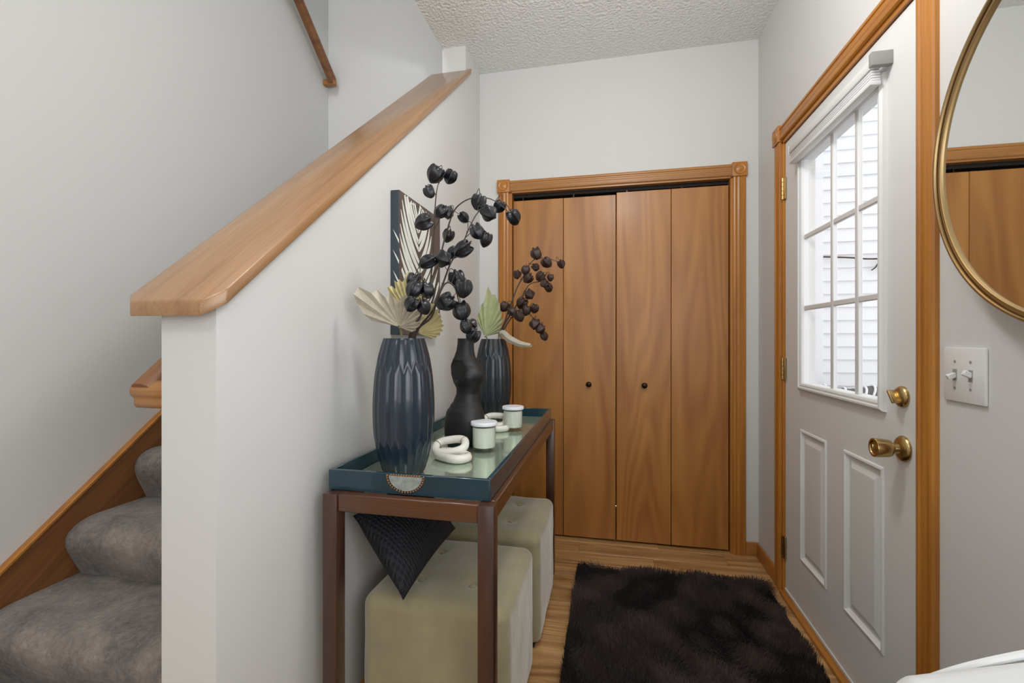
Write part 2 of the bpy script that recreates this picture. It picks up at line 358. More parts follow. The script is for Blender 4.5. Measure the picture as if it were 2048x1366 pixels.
box('jamb', XR-.004, XR+.12, 2.322, 2.342, 0, 2.09, 'oak_v', t); box('jamb', XR-.004, XR+.12, 1.363, 1.381, 0, 2.09, 'oak_v', t)
box('head_jamb', XR-.004, XR+.12, 1.363, 2.342, 2.080, 2.097, 'oak_y', t)
box('threshold', XR-.022, XR+.14, 1.381, 2.322, 0, .016, 'oak_y', t, .004)
struct(box('baseboard_back', .721, XR, YB-.013, YB, 0, .075, 'oak_x', bev=.003), 'short oak baseboard right of the closet casing', 'baseboard')
struct(box('baseboard_right', XR-.013, XR, 2.401, YB-.013, 0, .075, 'oak_y', bev=.003), 'oak baseboard between the closet corner and front door', 'baseboard')
g = join(geo_box(XR-.013, XR, -4, 1.304, 0, .075))
struct(new('baseboard_right', *bevelled(g, .003, 1), 'oak_y'), 'oak baseboard running behind the white sofa', 'baseboard')
struct(box('baseboard_left', XL, XL+.013, .777, YB, 0, .075, 'oak_y', bev=.003), 'oak baseboard behind the ottomans and console table', 'baseboard')
# ------------------------------------------------------------------ closet doors
def bifold(name, x0, x1, ztop, knobx, label):
    t = thing(name, ((x0+x1)/2, YB+.03, 0), label, 'door', kind='structure')
    mid = (x0+x1)/2
    for a, b in ((x0, mid), (mid, x1)):
        p = box('panel', a+.0012, b-.0012, YB+.012, YB+.046, .012, ztop, 'maple', t, .0018, 1)
        for hx in (a+.06,):
            box('pivot_pin', hx-.004, hx+.004, YB+.024, YB+.032, ztop, 2.036, 'bronze', t)
    pr = [(.006, 0), (.006, -.012), (.0155, -.015), (.0165, -.020), (.013, -.026), (.004, -.029)]
    new('knob', *lathe(pr, (knobx, YB+.012, .911), 'Y', 20), 'bronze', t, smooth=True)
bifold('door_2', -.575, .0335, 2.012, -.121, 'left pair of flat maple bifold closet doors')
bifold('door_3', .0355, .640, 2.024, .192, 'right pair of flat maple bifold closet doors')
# ------------------------------------------------------------------ front door
D = thing('door_1', (XR+.03, 1.85, 0), 'white panelled front door with a nine pane window and brass hardware', 'door', kind='structure')
xf = XR+.006; xb = xf+.044
ys = [1.385, 1.545, 1.565, 1.782, 1.910, 2.118, 2.149, 2.318]
zs = [.018, .235, .793, .99, 1.925, 2.076]
# cells: lower panels and window
sk = {(1, 1), (2, 1), (4, 1), (5, 1)} | {(i, 3) for i in (2, 3, 4)}
fr = plate(ys, zs, sk, xf, xb)
PP = [(0, 0), (.004, .004), (.010, .005), (.014, -.001), (.020, -.008), (.028, -.008), (.034, -.006), (.050, .0), (.052, .0005)]
g = join(fr, rect_loft(1.545, 1.782, .235, .793, PP, xf, True), rect_loft(1.910, 2.149, .235, .793, PP, xf, True),
         geo_box(xb-.004, xb, 1.545, 1.782, .235, .793), geo_box(xb-.004, xb, 1.910, 2.149, .235, .793))
new('door_slab', *g, 'door', D)
WP = [(0, 0), (.002, .010), (.008, .016), (.014, .016), (.017, .011), (.024, .012), (.031, .008), (.034, 0), (.034, -.02)]
wf = new('window_frame', *rect_loft(1.533, 2.150, .958, 1.957, WP, xf), 'door', D)
for yy in (1.703, 1.874): box('muntin', xf+.000, xf+.016, yy-.010, yy+.010, .990, 1.925, 'white', wf, .003, 1)
for i, zz in enumerate((1.303, 1.600)):
    for a, b in ((1.566, 1.693), (1.713, 1.864), (1.884, 2.117)): box('muntin', xf+.001, xf+.015, a, b, zz-.010, zz+.010, 'white', wf, .003, 1)
for a, b in ((1.566, 1.697), (1.709, 1.868), (1.880, 2.117)):
    for c, d in ((.991, 1.297), (1.309, 1.594), (1.606, 1.924)):
        box('pane', xf+.006, xf+.010, a, b, c, d, 'glass', wf)
# raised blind
bl = thing('window_blind', (XR-.01, 1.85, 1.95), 'raised white cellular blind above the front door window panes', 'blind')
box('head_rail', XR-.040, XR-.011, 1.520, 2.150, 1.965, 1.995, 'white', bl, .004)
for k in range(4): box('folded_cell', XR-.036, XR-.011, 1.528, 2.145, 1.932+.008*k, 1.9385+.008*k, 'vinyl', bl, .0028)
box('bottom_rail', XR-.040, XR-.011, 1.526, 2.147, 1.918, 1.931, 'white', bl, .003)
bk = box('bracket', XR-.048, XR+.006, 1.500, 1.519, 1.962, 2.002, 'greyp', bl, .002, label='grey plastic mounting bracket')
box('bracket', XR-.040, XR+.006, 2.151, 2.160, 1.962, 1.998, 'white', bl, .002)
# knob and deadbolt
kn = [(.036, 0), (.036, -.004), (.031, -.010), (.024, -.013), (.014, -.016), (.012, -.026), (.017, -.030), (.0225, -.034), (.0245, -.042), (.0265, -.070), (.0255, -.074), (.020, -.074), (.018, -.071), (.008, -.070)]
ko = new('door_knob', *lathe(kn, (xf, 1.453, .870), 'X', 32), 'brass', D, smooth=True, sharp=50)
box('key_turn', xf-.078, xf-.069, 1.450, 1.456, .860, .880, 'brass', ko, .002)
db = new('deadbolt', *lathe([(.030, 0), (.030, -.004), (.027, -.010), (.020, -.014), (.008, -.016)], (xf, 1.457, 1.013), 'X', 32), 'brass', D, smooth=True, sharp=50)
g = bevelled(geo_box(-.034, -.012, -.004, .004, -.021, .021), .0035, 2)
R = Matrix.Rotation(math.radians(-38), 4, 'X')
new('thumb_turn', [R @ Vector(v)+Vector((xf, 1.457, 1.013)) for v in g[0]], g[1], 'brass', db, smooth=True)
for z in (.215, 1.038, 1.868):
    h = box('hinge', XR-.003, XR+.004, 2.302, 2.336, z-.05, z+.05, 'brass', D, .001, 1)
    for k in range(5):
        z0 = z-.05+.02*k
        new('knuckle', *lathe([(.0062, .001), (.0062, .019)], (XR-.006, 2.320, z0), 'Z', 12), 'brass', h, smooth=True)
g = bevelled(geo_box(XR+.001, XR+.006, 1.386, 2.317, .017, .030), .001, 1)
new('door_sweep', *g, 'white', D)
# ------------------------------------------------------------------ outside seen through the panes
hs = thing('neighbour_house', (2.2, 4.0, 0), 'white vinyl sided wall seen through the front door window', 'house')
g = bevelled(geo_box(1.42, 1.62, 3.96, 4.1, -.3, 4.2), .006, 1); new('corner_post', *g, 'vinyl', hs)
for k in range(38):
    z0 = -.2+.1016*k
    sec = [(3.985, z0), (4.0, z0+.1016), (4.02, z0+.1016), (4.02, z0+.012), (3.985, z0+.004)]
    sec = [(3.98, z0+.0), (3.995, z0+.104), (4.01, z0+.104), (4.01, z0-.0), ]
    new('siding_course', *prism_yz([(a, b) for a, b in sec], 1.62, 4.4), 'vinyl', hs)
box('porch_panel', .95, 1.42, 3.9, 4.0, -.3, 4.2, 'vinyl', hs)
porch = box('porch_slab', XR+.125, 6, .2, 5, -.25, -.10, 'concrete')
struct(porch, 'pale concrete slab outside the front door', 'ground')
hose = thing('coiled_hose', (1.85, 3.7, 0), 'grey corrugated pipe with white ridges outside below the window', 'pipe')
pts = [(1.45+.06*k, 3.72+.02*math.sin(k), .775+.012*math.sin(k*1.3)) for k in range(16)]
new('pipe_body', *tube(pts, .055, 14), 'slate', hose, smooth=True)
for k in range(15):
    c = Vector(pts[k]); ring = [c+Vector((.05*math.sin(a)*.5, .060*math.cos(a), .060*math.sin(a))) for a in [2*PI*q/16 for q in range(16)]]
    new('ridge', *tube(ring, .008, 6, True), 'vinyl', hose, smooth=True)
for sx in (1.55, 2.25): box('post', sx-.03, sx+.03, 3.69, 3.75, -.10, .735, 'slate', hose)
tw = tube(smooth_path([(1.62, 3.96, 1.815), (1.8, 3.95, 1.80), (1.95, 3.95, 1.785), (2.3, 3.95, 1.79)]), [.006]*15+[.006], 6)
tw2 = tube(smooth_path([(2.02, 3.95, 1.785), (1.99, 3.95, 1.76), (1.965, 3.95, 1.72), (1.94, 3.95, 1.70)]), .005, 6)
tw3 = tube(smooth_path([(1.985, 3.95, 1.755), (1.99, 3.95, 1.72), (1.99, 3.95, 1.69)]), .004, 6)
o = new('twig', *join(tw, tw2, tw3), 'twig', smooth=True); tag(o, 'bare dark twig across the white siding outside the window', 'twig')
# ------------------------------------------------------------------ light switch
sw = thing('light_switch', (XR, 1.219, 1.02), 'white double toggle light switch plate under the round mirror', 'switch')
box('plate', XR-.007, XR, 1.157, 1.281, 1.028, 1.153, 'white', sw, .003, 2)
for i, yy in enumerate((1.196, 1.243)):
    box('slot', XR-.0078, XR-.006, yy-.006, yy+.006, 1.077, 1.103, 'greyp', sw)
    g = bevelled(geo_box(-.018, 0, -.0045, .0045, -.006, .006), .0015, 1); R = Matrix.Rotation(math.radians(28 if i == 0 else -22), 4, 'Y')
    new('toggle', [R @ Vector(v)+Vector((XR-.006, yy, 1.090)) for v in g[0]], g[1], 'white', sw, smooth=True)
    for zz in (1.060, 1.121):
        new('screw', *lathe([(.0032, 0), (.0030, -.0012), (.001, -.0016)], (XR-.007, yy, zz), 'X', 10), 'greyp', sw, smooth=True)
# ------------------------------------------------------------------ mirror
MC = (.872, 1.545); MR = .366
mi = thing('round_mirror', (XR, MC[0], MC[1]-MR), 'large round mirror in a deep gold metal frame on the right wall', 'mirror')
ring = [(MR-.003, 0), (MR, -.006), (MR, -.052), (MR-.001, -.054), (MR-.005, -.054), (MR-.006, -.052), (MR-.006, -.045), (MR-.009, -.045), (MR-.010, -.049), (MR-.016, -.049), (MR-.018, -.046), (MR-.018, 0)]
new('frame', *lathe(ring+[ring[0]], (XR-.001, MC[0], MC[1]), 'X', 128, cap=False), 'gold', mi, smooth=True)
new('mirror_glass', *lathe([(MR-.0175, -.008), (MR-.0175, -.044)], (XR, MC[0], MC[1]), 'X', 128), 'mirror', mi)
# ------------------------------------------------------------------ stair parts
cap_x0, cap_x1, yn, yf = -.985, -.752, .745, 2.41
def slab_plan(poly, zt, zb):
    n = len(poly); V = [(x, y, zt(y)) for x, y in poly]+[(x, y, zb(y)) for x, y in poly]
    return V, [tuple(range(n)), tuple(range(n, 2*n))]+[(k, (k+1) % n, n+(k+1) % n, n+k) for k in range(n)]
poly = [(cap_x0, yn+.02), (cap_x0+.025, yn), (cap_x1-.035, yn), (cap_x1, yn+.03), (cap_x1, yf-.0), (cap_x1, yf+.015), (XL+.001, yf+.015), (XL+.001, yf-.001), (cap_x0, yf-.001)]
capg = bevelled(slab_plan(poly, lambda y: capz(y), lambda y: capz(y)-.033), .005, 2)
o = new('wall_cap', *capg, 'oak_cap', smooth=True, base=(-.87, 1.5, 1.5)); tag(o, 'long sloping glossy oak cap board on top of the half wall', 'cap')
# carpeted staircase
st = thing('staircase', (-1.36, .75, 0), 'carpeted stairs in mottled taupe pile rising behind the half wall', 'stairs')
def step_geo(k):
    yr = .977+.23*(k-1)-.0; z = .1865*k+.002; zb = z-.1865; yr -= .23  # riser of step k
    ov = .045; r = .055; sec = [(yr+.30, z)]
    # full pillowy nosing that runs down into the riser
    for dy_, dz_ in ((.060, 0), (.030, -.001), (.004, -.006), (-.018, -.016), (-.036, -.034), (-.044, -.056), (-.043, -.080), (-.035, -.105), (-.024, -.130), (-.012, -.158)): sec.append((yr+dy_, z+dz_))
    sec += [(yr, zb), (yr+.30, zb)]
    xs = [-1.8015+.881*i/24 for i in range(25)]; n = len(sec); V = []; F = []
    for i, x in enumerate(xs):
        e = 1-min(1, min(x+1.801, .06)/.06)  # rounded at the skirt
        e2 = 1-min(1, min(-.918-x, .04)/.04)
        for (yy, zz) in sec:
            k2 = (e**2)*.014+(e2**2)*.006
            wv = .003*math.sin(x*21+zz*30)+.002*math.sin(x*47+yy*33)
            V.append((x, yy+k2*1.6-wv*.6, zz-k2*.8+wv))
    for i in range(len(xs)-1):
        for j in range(n): F.append((i*n+j, i*n+(j+1) % n, (i+1)*n+(j+1) % n, (i+1)*n+j))
    F.append(tuple(range(n))); F.append(tuple((len(xs)-1)*n+j for j in range(n)))
    return V, F
for k in range(1, 8): new('step', *step_geo(k), 'carpet', st, smooth=True, sharp=60)
box('landing', -1.801, -.918, .977+.23*6, YB, 1.2, 1.492, 'carpet', st, .02)
def sk(y): return .675+.80*(y-1.3)
poly = [(.50, 0), (.50, sk(.50)+.02), (2.45, sk(2.45)), (YB-.001, sk(2.45)), (YB-.001, 0)]
new('skirt_board', *bevelled(prism_yz(poly, XLL, -1.803), .003, 1), 'oak_rake', st, smooth=True)
new('skirt_cap', *bevelled(prism_yz([(.50, sk(.50)+.012), (.50, sk(.50)+.026), (2.45, sk(2.45)+.010), (2.45, sk(2.45)-.004)], XLL, -1.797), .002, 1), 'oak_y', st, smooth=True)
# carpet pile tufts
def fibres(name, parent, samples, mt, base):
    """samples: list of (point, tip) ; thin triangles"""
    V = []; F = []
    for p, t, wd in samples:
        s = Vector((t[1]-p[1], p[0]-t[0], .3*(t[0]-p[0]))); s = s.normalized()*wd if s.length > 1e-6 else Vector((wd, 0, 0))
        m = (Vector(p)+Vector(t))/2+Vector((0, 0, .15*(Vector(t)-Vector(p)).length))
        n = len(V); V += [Vector(p)-s, Vector(p)+s, m-s*.8, m+s*.8, Vector(t)]; F += [(n, n+1, n+3, n+2), (n+2, n+3, n+4)]
    me = bpy.data.meshes.new(name); me.from_pydata([tuple(v-Vector(base)) for v in V], [], F); me.materials.append(M[mt])
    o = bpy.data.objects.new(name, me); COL.objects.link(o); o.parent = parent; o.location = Vector(base)-origin_of(parent); o['kind'] = 'stuff'; return o
# short handrail on the stair side of the half wall
def railsec():
    return [(-.028, .012), (-.022, .024), (-.010, .031), (.010, .031), (.022, .024), (.028, .012), (.026, .0), (.018, -.008), (.018, -.022), (.012, -.030), (-.012, -.030), (-.018, -.022), (-.018, -.008), (-.026, .0)]
hr = thing('stair_handrail', (-1.005, 1.5, 1.6), 'moulded oak handrail end poking out behind the half wall', 'handrail')
dy = Vector((0, .762, .648)); dn = Vector((0, -.648, .762))
p0 = Vector((-1.006, .815, 1.052)); L = 1.9
new('rail', *bevelled(extrude([(a, b) for a, b in railsec()], p0, p0+dy*L, (1, 0, 0), dn), .0015, 1), 'oak_rake', hr, smooth=True)
new('rail_return', *bevelled(extrude([(a, b) for a, b in railsec()], (-1.034, .828, 1.049), (XH, .828, 1.049), (0, 1, 0), (0, 0, 1)), .0015, 1), 'oak_x', hr, smooth=True)
for q in (.5, 1.4): box('bracket', -1.0, XH, (p0+dy*q).y-.01, (p0+dy*q).y+.01, (p0+dy*q).z-.06, (p0+dy*q).z-.035, 'brass', hr)
# upper handrail on left wall
ur = thing('upper_handrail', (-1.76, 2.3, 3.0), 'slim oak handrail high on the left stairwell wall', 'handrail')
d = Vector((0, 2.311-2.635, 3.135-2.854)).normalized(); nn = Vector((0, d.z, -d.y))
a0 = Vector((-1.762, 2.64, 2.850))
new('rail', *bevelled(extrude([(a*.9, b*1.0) for a, b in railsec()], a0, a0+d*2.4, (1, 0, 0), nn), .001, 1), 'oak_rake', ur, smooth=True)
new('rail_return', *bevelled(geo_box(XLL, -1.742, 2.628, 2.662, 2.826, 2.864), .004, 1), 'oak_x', ur, smooth=True)
for q in (.55, 1.8): c = a0+d*q; box('bracket', XLL, -1.762, c.y-.01, c.y+.01, c.z-.05, c.z-.025, 'brass', ur)
# ------------------------------------------------------------------ canvas
cv = thing('leaf_canvas', (-.765, 1.73, 1.19), 'small wrapped canvas with a pale palm leaf print hung behind the near vase', 'picture')
box('canvas', XL, -.748, 1.527, 1.932, 1.190, 1.716, 'canvas_side', cv, .002, 1)
box('painted_face', -.748, -.7472, 1.528, 1.931, 1.191, 1.715, 'canvas_face', cv)
def leaf_print():
    V = []; F = []
    y0, y1, z0, z1 = 1.5285, 1.930, 1.192, 1.714
    rach = smooth_path([(.62, -.02), (.50, .22), (.46, .48), (.44, .74), (.40, .90)], 8)
    rach = smooth_path([Vector((a, b, 0)) for a, b in [(.66, -.02), (.56, .22), (.46, .45), (.42, .70), (.40, .88)]], 8)
    def strip(pts, wd):
        ok = []
        for i, p in enumerate(pts):
            if not (0 <= p.x <= 1 and 0 <= p.y <= 1): break
            ok.append((p, wd[i]))
        if len(ok) < 2: return
        n = len(V)
        for i, (p, r) in enumerate(ok):
            q = ok[min(i+1, len(ok)-1)][0]-ok[max(i-1, 0)][0]; q = Vector((-q.y, q.x, 0)).normalized()*r
            for s in (-1, 1):
                a = min(1, max(0, p.x+q.x*s)); b = min(1, max(0, p.y+q.y*s)); V.append((-.7469, y0+(y1-y0)*a, z0+(z1-z0)*b))
        for i in range(len(ok)-1): F.append((n+2*i, n+2*i+1, n+2*i+3, n+2*i+2))
    strip(rach, [.012]*len(rach))
    N = 14
    for k in range(N):
        f = k/(N-1); p = rach[int(f*(len(rach)-1))]
        for side in (-1, 1):
            if side < 0: ang = math.radians(176-46*f); ln = .60*(1-.25*f)
            else: ang = math.radians(12+40*f); ln = .50*(1-.35*f)
            pts = []; wd = []
            for i in range(9):
                tt = i/8; an = ang+side*math.radians(38)*tt
                if i == 0: c = p.copy()
                else: c = pts[-1]+Vector((math.cos(an)*1.3, math.sin(an), 0))*ln/8
                pts.append(c); wd.append(.026*math.sin(PI*min(1, .12+.86*tt))**.7+.001)
            strip(pts, wd)
    return V, F
new('leaf_print', *leaf_print(), 'print', cv)
# leaflet tips wrapping over the canvas edge
g = []
for zz in (1.53, 1.455, 1.38, 1.32): g.append(([(-.748, 1.5265, zz-.010), (-.748, 1.5265, zz+.004), (-.760, 1.5265, zz+.026), (-.762, 1.5265, zz+.020), (-.772, 1.5265, zz+.044)], [(0, 1, 2, 3), (3, 2, 4)]))
new('leaf_print', *join(*g), 'print', cv)
# ------------------------------------------------------------------ console table
tb = thing('console_table', (-.5, 1.68, 0), 'narrow dark brown wooden console table against the half wall', 'table')
TX0, TX1, TY0, TY1, TZ = -.733, -.272, 1.055, 2.300, .770
for (a, b) in ((TX0, TY0), (TX1-.041, TY0), (TX0, TY1-.041), (TX1-.041, TY1-.041)):
    box('leg', a, a+.041, b, b+.041, 0, TZ, 'walnut_v', tb, .0025, 2)
box('rail', TX0+.041, TX1-.041, TY0+.006, TY0+.032, TZ-.046, TZ-.0005, 'walnut', tb, .002, 1)
box('rail', TX0+.041, TX1-.041, TY1-.032, TY1-.006, TZ-.046, TZ-.0005, 'walnut', tb, .002, 1)
M['walnut_y'] = wood('dark_stained_wood_side', (104, 64, 36), (56, 32, 20), 'Y', 14, 1.6, .3, coat=.5)
box('rail', TX0+.006, TX0+.032, TY0+.041, TY1-.041, TZ-.046, TZ-.0005, 'walnut_y', tb, .002, 1)
box('rail', TX1-.032, TX1-.004, TY0+.041, TY1-.041, TZ-.046, TZ-.0005, 'walnut_y', tb, .002, 1)
# tray
ty = thing('serving_tray', (-.512, 1.69, TZ), 'large dark teal lacquered tray with a mirrored base on the console table', 'tray')
RX0, RX1, RY0, RY1, RZ = -.737, -.290, 1.087, 2.290, .824
box('base_board', RX0+.004, RX1-.004, RY0+.004, RY1-.004, TZ, TZ+.010, 'teal', ty)
box('tray_mirror', RX0+.014, RX1-.014, RY0+.014, RY1-.014, TZ+.010, TZ+.013, 'antique', ty)
box('end_panel', RX0, RX1, RY0, RY0+.012, TZ+.0005, RZ, 'teal', ty, .0015, 1)
box('end_panel', RX0, RX1, RY1-.012, RY1, TZ+.0005, RZ, 'teal', ty, .0015, 1)
box('side_panel', RX0, RX0+.012, RY0+.012, RY1-.012, TZ+.0005, RZ, 'teal', ty, .0015, 1)
box('side_panel', RX1-.012, RX1, RY0+.012, RY1-.012, TZ+.0005, RZ, 'teal', ty, .0015, 1)
TS = TZ+.013
# half round handle ornament on the near end
hx, hz, hr_ = -.514, .8195, .046
hd = []
for a in range(0, 19): q = PI+PI*a/18; hd.append((hx+hr_*math.cos(q), hz+hr_*.82*math.sin(q)))
n = len(hd)
V = [(x, RY0-.003, z) for x, z in hd]+[(x, RY0+.001, z) for x, z in hd]
ho = new('handle_plate', V, [tuple(range(n)), tuple(range(n, 2*n))]+[(k, (k+1) % n, n+(k+1) % n, n+k) for k in range(n)], 'silver', ty, label='half round silvered plate with a bronze bead border')
gs = []
bd = [(hx+(hr_+.004)*math.cos(PI+PI*a/20), hz+(hr_+.004)*.82*math.sin(PI+PI*a/20)) for a in range(21)]+[(hx-hr_+2*hr_*k/13, hz+.002) for k in range(1, 13)]
for x, z in bd: gs.append(lathe([(.0004, -.003), (.0026, -.0024), (.0034, 0), (.0026, .0024), (.0004, .003)], (x, RY0-.002, z), 'Y', 8))
tag(new('bead_border', *join(*gs), 'copper', ho, smooth=True), kind='stuff')
# ------------------------------------------------------------------ vases
VP = [(.0, .055), (.012, .062), (.045, .0725), (.09, .0825), (.135, .0872), (.20, .0888), (.27, .0848), (.315, .0790), (.36, .0690), (.39, .0590)]
def vprof(z):
    for (a, r), (b, q) in zip(VP[:-1], VP[1:]):
        if z <= b:
            t = (z-a)/(b-a); return r+(q-r)*t
    return VP[-1][1]
def vase_geo(c):
    nf = 22; per = 10; n = nf*per; m = 120; V = []; F = []
    hv = .392
    def srad(z): return sum(vprof(min(.39, max(0, z+d))) for d in (-.02, -.01, 0, .01, .02))/5 if .02 < z < .37 else vprof(min(z, .39))
    for i in range(m+1):
        z = hv*i/m
        for k in range(n):
            a = 2*PI*k/n; u = a/(2*PI)*nf
            tri = abs((u % 1)-.5)*2        # 1 at facet border, 0 at centre
            up = .300+.022*(1-tri)          # middle tier ends in points
            lo = .108-.022*(1-tri)
            if lo < z < up: t = (u % 1)-.5; d = min(z-lo, up-z)
            else: t = ((u+.5) % 1)-.5; d = (z-up) if z >= up else (lo-z)
            t2 = abs(t)*2; dep = min(1, d/.02+.15)
            R = srad(z); cut = .034*(1-t2**2)*dep
            r = R*(1-cut)
            V.append((c[0]+r*math.cos(a), c[1]+r*math.sin(a), c[2]+z))
    for i in range(m):
        for k in range(n): F.append((i*n+k, i*n+(k+1) % n, (i+1)*n+(k+1) % n, (i+1)*n+k))
    F.append(tuple(range(n)))
    # rim and inside
    last = m*n
    for (rr, zz) in ((.050, .392), (.048, .38), (.060, .30), (.070, .15), (.045, .02)):
        s0 = len(V)
        for k in range(n): a = 2*PI*k/n; V.append((c[0]+rr*math.cos(a), c[1]+rr*math.sin(a), c[2]+zz))
        for k in range(n): F.append((last+k, last+(k+1) % n, s0+(k+1) % n, s0+k))
        last = s0
    F.append(tuple(last+k for k in range(n)))
    return V, F
def vase(c, mt, label):
    o = new('faceted_vase', *vase_geo(c), mt, smooth=True, sharp=28, base=c); return tag(o, label, 'vase', 'faceted vases on the tray')
vase((-.5885, 1.2337, TS), 'vase', 'tall slate blue faceted ceramic vase nearest the camera on the tray')
vase((-.5557, 2.1450, TS), 'vase_shaded', 'shade-darkened faceted ceramic vase at the far end of the tray, behind the torso vase')
# torso vase
def torso():
    rows = [(.0, 915, 84), (.03, 933, 122), (.07, 939, 131), (.098, 941, 131), (.126, 942, 121), (.150, 947, 100), (.1655, 952, 84), (.192, 957, 72), (.210, 962, 76), (.238, 962, 98), (.267, 957, 106), (.294, 948, 98), (.312, 942, 82), (.330, 941, 66), (.351, 944, 57), (.375, 946, 53), (.393, 947, 53)]
    K = .000561; rt = Vector((math.cos(YAW), math.sin(YAW), 0)); fw = Vector((-math.sin(YAW), math.cos(YAW), 0))
    c = Vector((-.518, 1.586, TS)); n = 56; V = []; F = []
    def interp(z):
        for i in range(len(rows)-1):
            a, b = rows[i], rows[i+1]
            if z <= b[0]:
                p = rows[max(0, i-1)]; q = rows[min(len(rows)-1, i+2)]; t = (z-a[0])/(b[0]-a[0])
                h = lambda k: a[k]+(b[k]-a[k])*t+0*p[k]
                tt = t*t*(3-2*t); return (a[1]+(b[1]-a[1])*tt, a[2]+(b[2]-a[2])*(.5*t+.5*tt))
        return rows[-1][1:]
    m = 90; zt = .393
    for i in range(m+1):
        z = zt*i/m; cu, hw = interp(z); hw *= K; cx = (cu-940)*K
        for k in range(n):
            a = 2*PI*k/n; x = math.cos(a); y = math.sin(a)       # y>0 away from the camera
            dep = .80 if z < .2 else (.80+.2*max(0, (z-.31)/.08))
            px = cx+hw*x; py = hw*dep*min(1.25, 1)*y
            # breast facing right and to the camera
            e = math.exp(-(((z-.258)/.030)**2))*max(0, math.cos(a-math.radians(-30)))**3
            px += .005*e; py -= .012*e
            e = math.exp(-(((z-.250)/.024)**2))*max(0, math.cos(a-math.radians(-88)))**8
            py -= .014*e
            # waist crease and belly
            e = math.exp(-(((z-.09)/.05)**2))*max(0, math.cos(a-math.radians(-50)))**3; py -= .010*e
            p = Vector((px, py, 0))
            # arm stump: flat disc on the left shoulder
            d = Vector((-.62, -.78, 0)); dist = p.dot(d); zc = .277
            lim = .031; inn = ((z-zc)/.037)**2+((p-d*dist).length/.040)**2
            if z > .235 and dist > lim and inn < 1.0: p -= d*(dist-lim)
            V.append(c+rt*p.x+fw*p.y+Vector((0, 0, z)))
    for i in range(m):
        for k in range(n): F.append((i*n+k, i*n+(k+1) % n, (i+1)*n+(k+1) % n, (i+1)*n+k))
    F.append(tuple(range(n))); last = m*n
    for sc, dz in ((.86, 0), (.8, -.01), (.78, -.05), (.5, -.07)):
        s0 = len(V); cc = c+rt*((947-940)*K)
        for k in range(n): a = 2*PI*k/n; V.append(cc+rt*(.0297*sc*math.cos(a))+fw*(.0297*sc*math.sin(a))+Vector((0, 0, zt+dz)))
        for k in range(n): F.append((last+k, last+(k+1) % n, s0+(k+1) % n, s0+k))
        last = s0
    F.append(tuple(last+k for k in range(n)))
    return V, F
o = new('torso_vase', *torso(), 'bust', smooth=True, sharp=45, base=(-.518, 1.586, TS)); tag(o, 'matt black vase shaped as an armless female torso in the middle of the tray', 'vase')
# ------------------------------------------------------------------ candles
def candle(c, s, label):
    t = thing('jar_candle', c, label, 'candle', 'jar candles on the tray')
    out = [(.036, .0), (.0395, .006), (.0415, .03), (.0425, .092), (.0405, .092), (.0395, .03), (.0375, .009), (.001, .009)]
    new('glass_cup', *lathe([(r*s, h*s) for r, h in out], c, 'Z', 40, cap=False), 'cup', t, smooth=True)
    gb = lathe([(.001, 0), (.036*s, 0)], c, 'Z', 40, cap=False); new('glass_base', *gb, 'cup', t)
    new('wax', *lathe([(.0374*s, .0165*s), (.0392*s, .03*s), (.0400*s, .085*s)], c, 'Z', 40), 'wax', t, smooth=True)
    lid = [(.046, .092), (.0465, .094), (.0465, .101), (.0445, .104), (.030, .1052), (.001, .1056)]
    new('lid', *lathe([(r*s, h*s) for r, h in lid], c, 'Z', 48), 'lid', t, smooth=True)
    return t
candle((-.4294, 1.5299, TS), 1.0, 'white lidded glass jar candle in front of the torso vase')
candle((-.4064, 1.9072, TS), 1.0, 'white lidded glass jar candle further along the tray, nearer the closet')
# ------------------------------------------------------------------ marble links
def link(parent, c, L, Wd, r, yaw, pitch, roll, mt='marble'):
    Rm = Matrix.Rotation(yaw, 3, 'Z') @ Matrix.Rotation(pitch, 3, 'Y') @ Matrix.Rotation(roll, 3, 'X'); pts = []
    for k in range(40):
        a = 2*PI*k/40; ca, sa = math.cos(a), math.sin(a)
        pts.append(Vector(c)+Rm @ Vector((abs(ca)**.75*(1 if ca > 0 else -1)*L, abs(sa)**.75*(1 if sa > 0 else -1)*Wd, 0)))
    o = new('link', *tube(pts, r, 14, True), mt, parent, smooth=True, sharp=0)
    for k in (3, 17):
        p = pts[k]; t_ = (pts[k+1]-pts[k-1]).normalized(); u = t_.orthogonal().normalized(); v = t_.cross(u)
        ringp = [p+(u*math.cos(2*PI*q/18)+v*math.sin(2*PI*q/18))*(r+.0002) for q in range(18)]
        new('inlay_band', *tube(ringp, .0013, 6, True), 'gold', o, smooth=True)
    return o
kn = thing('marble_chain', (-.51, 1.42, TS), 'cream marble chain link knot beside the near blue vase', 'ornament', 'marble chain links on the tray')
link(kn, (-.497, 1.395, TS+.0145), .058, .033, .0140, math.radians(-30), 0, math.radians(0))
link(kn, (-.520, 1.440, TS+.034), .050, .034, .0135, math.radians(12), math.radians(-8), math.radians(24))
kn2 = thing('marble_chain', (-.50, 1.95, TS), 'cream marble chain link half hidden behind the two jar candles', 'ornament', 'marble chain links on the tray')
link(kn2, (-.480, 1.900, TS+.0138), .055, .036, .0135, math.radians(-40), 0, 0)
link(kn2, (-.490, 1.925, TS+.036), .046, .034, .013, math.radians(8), 0, math.radians(30))
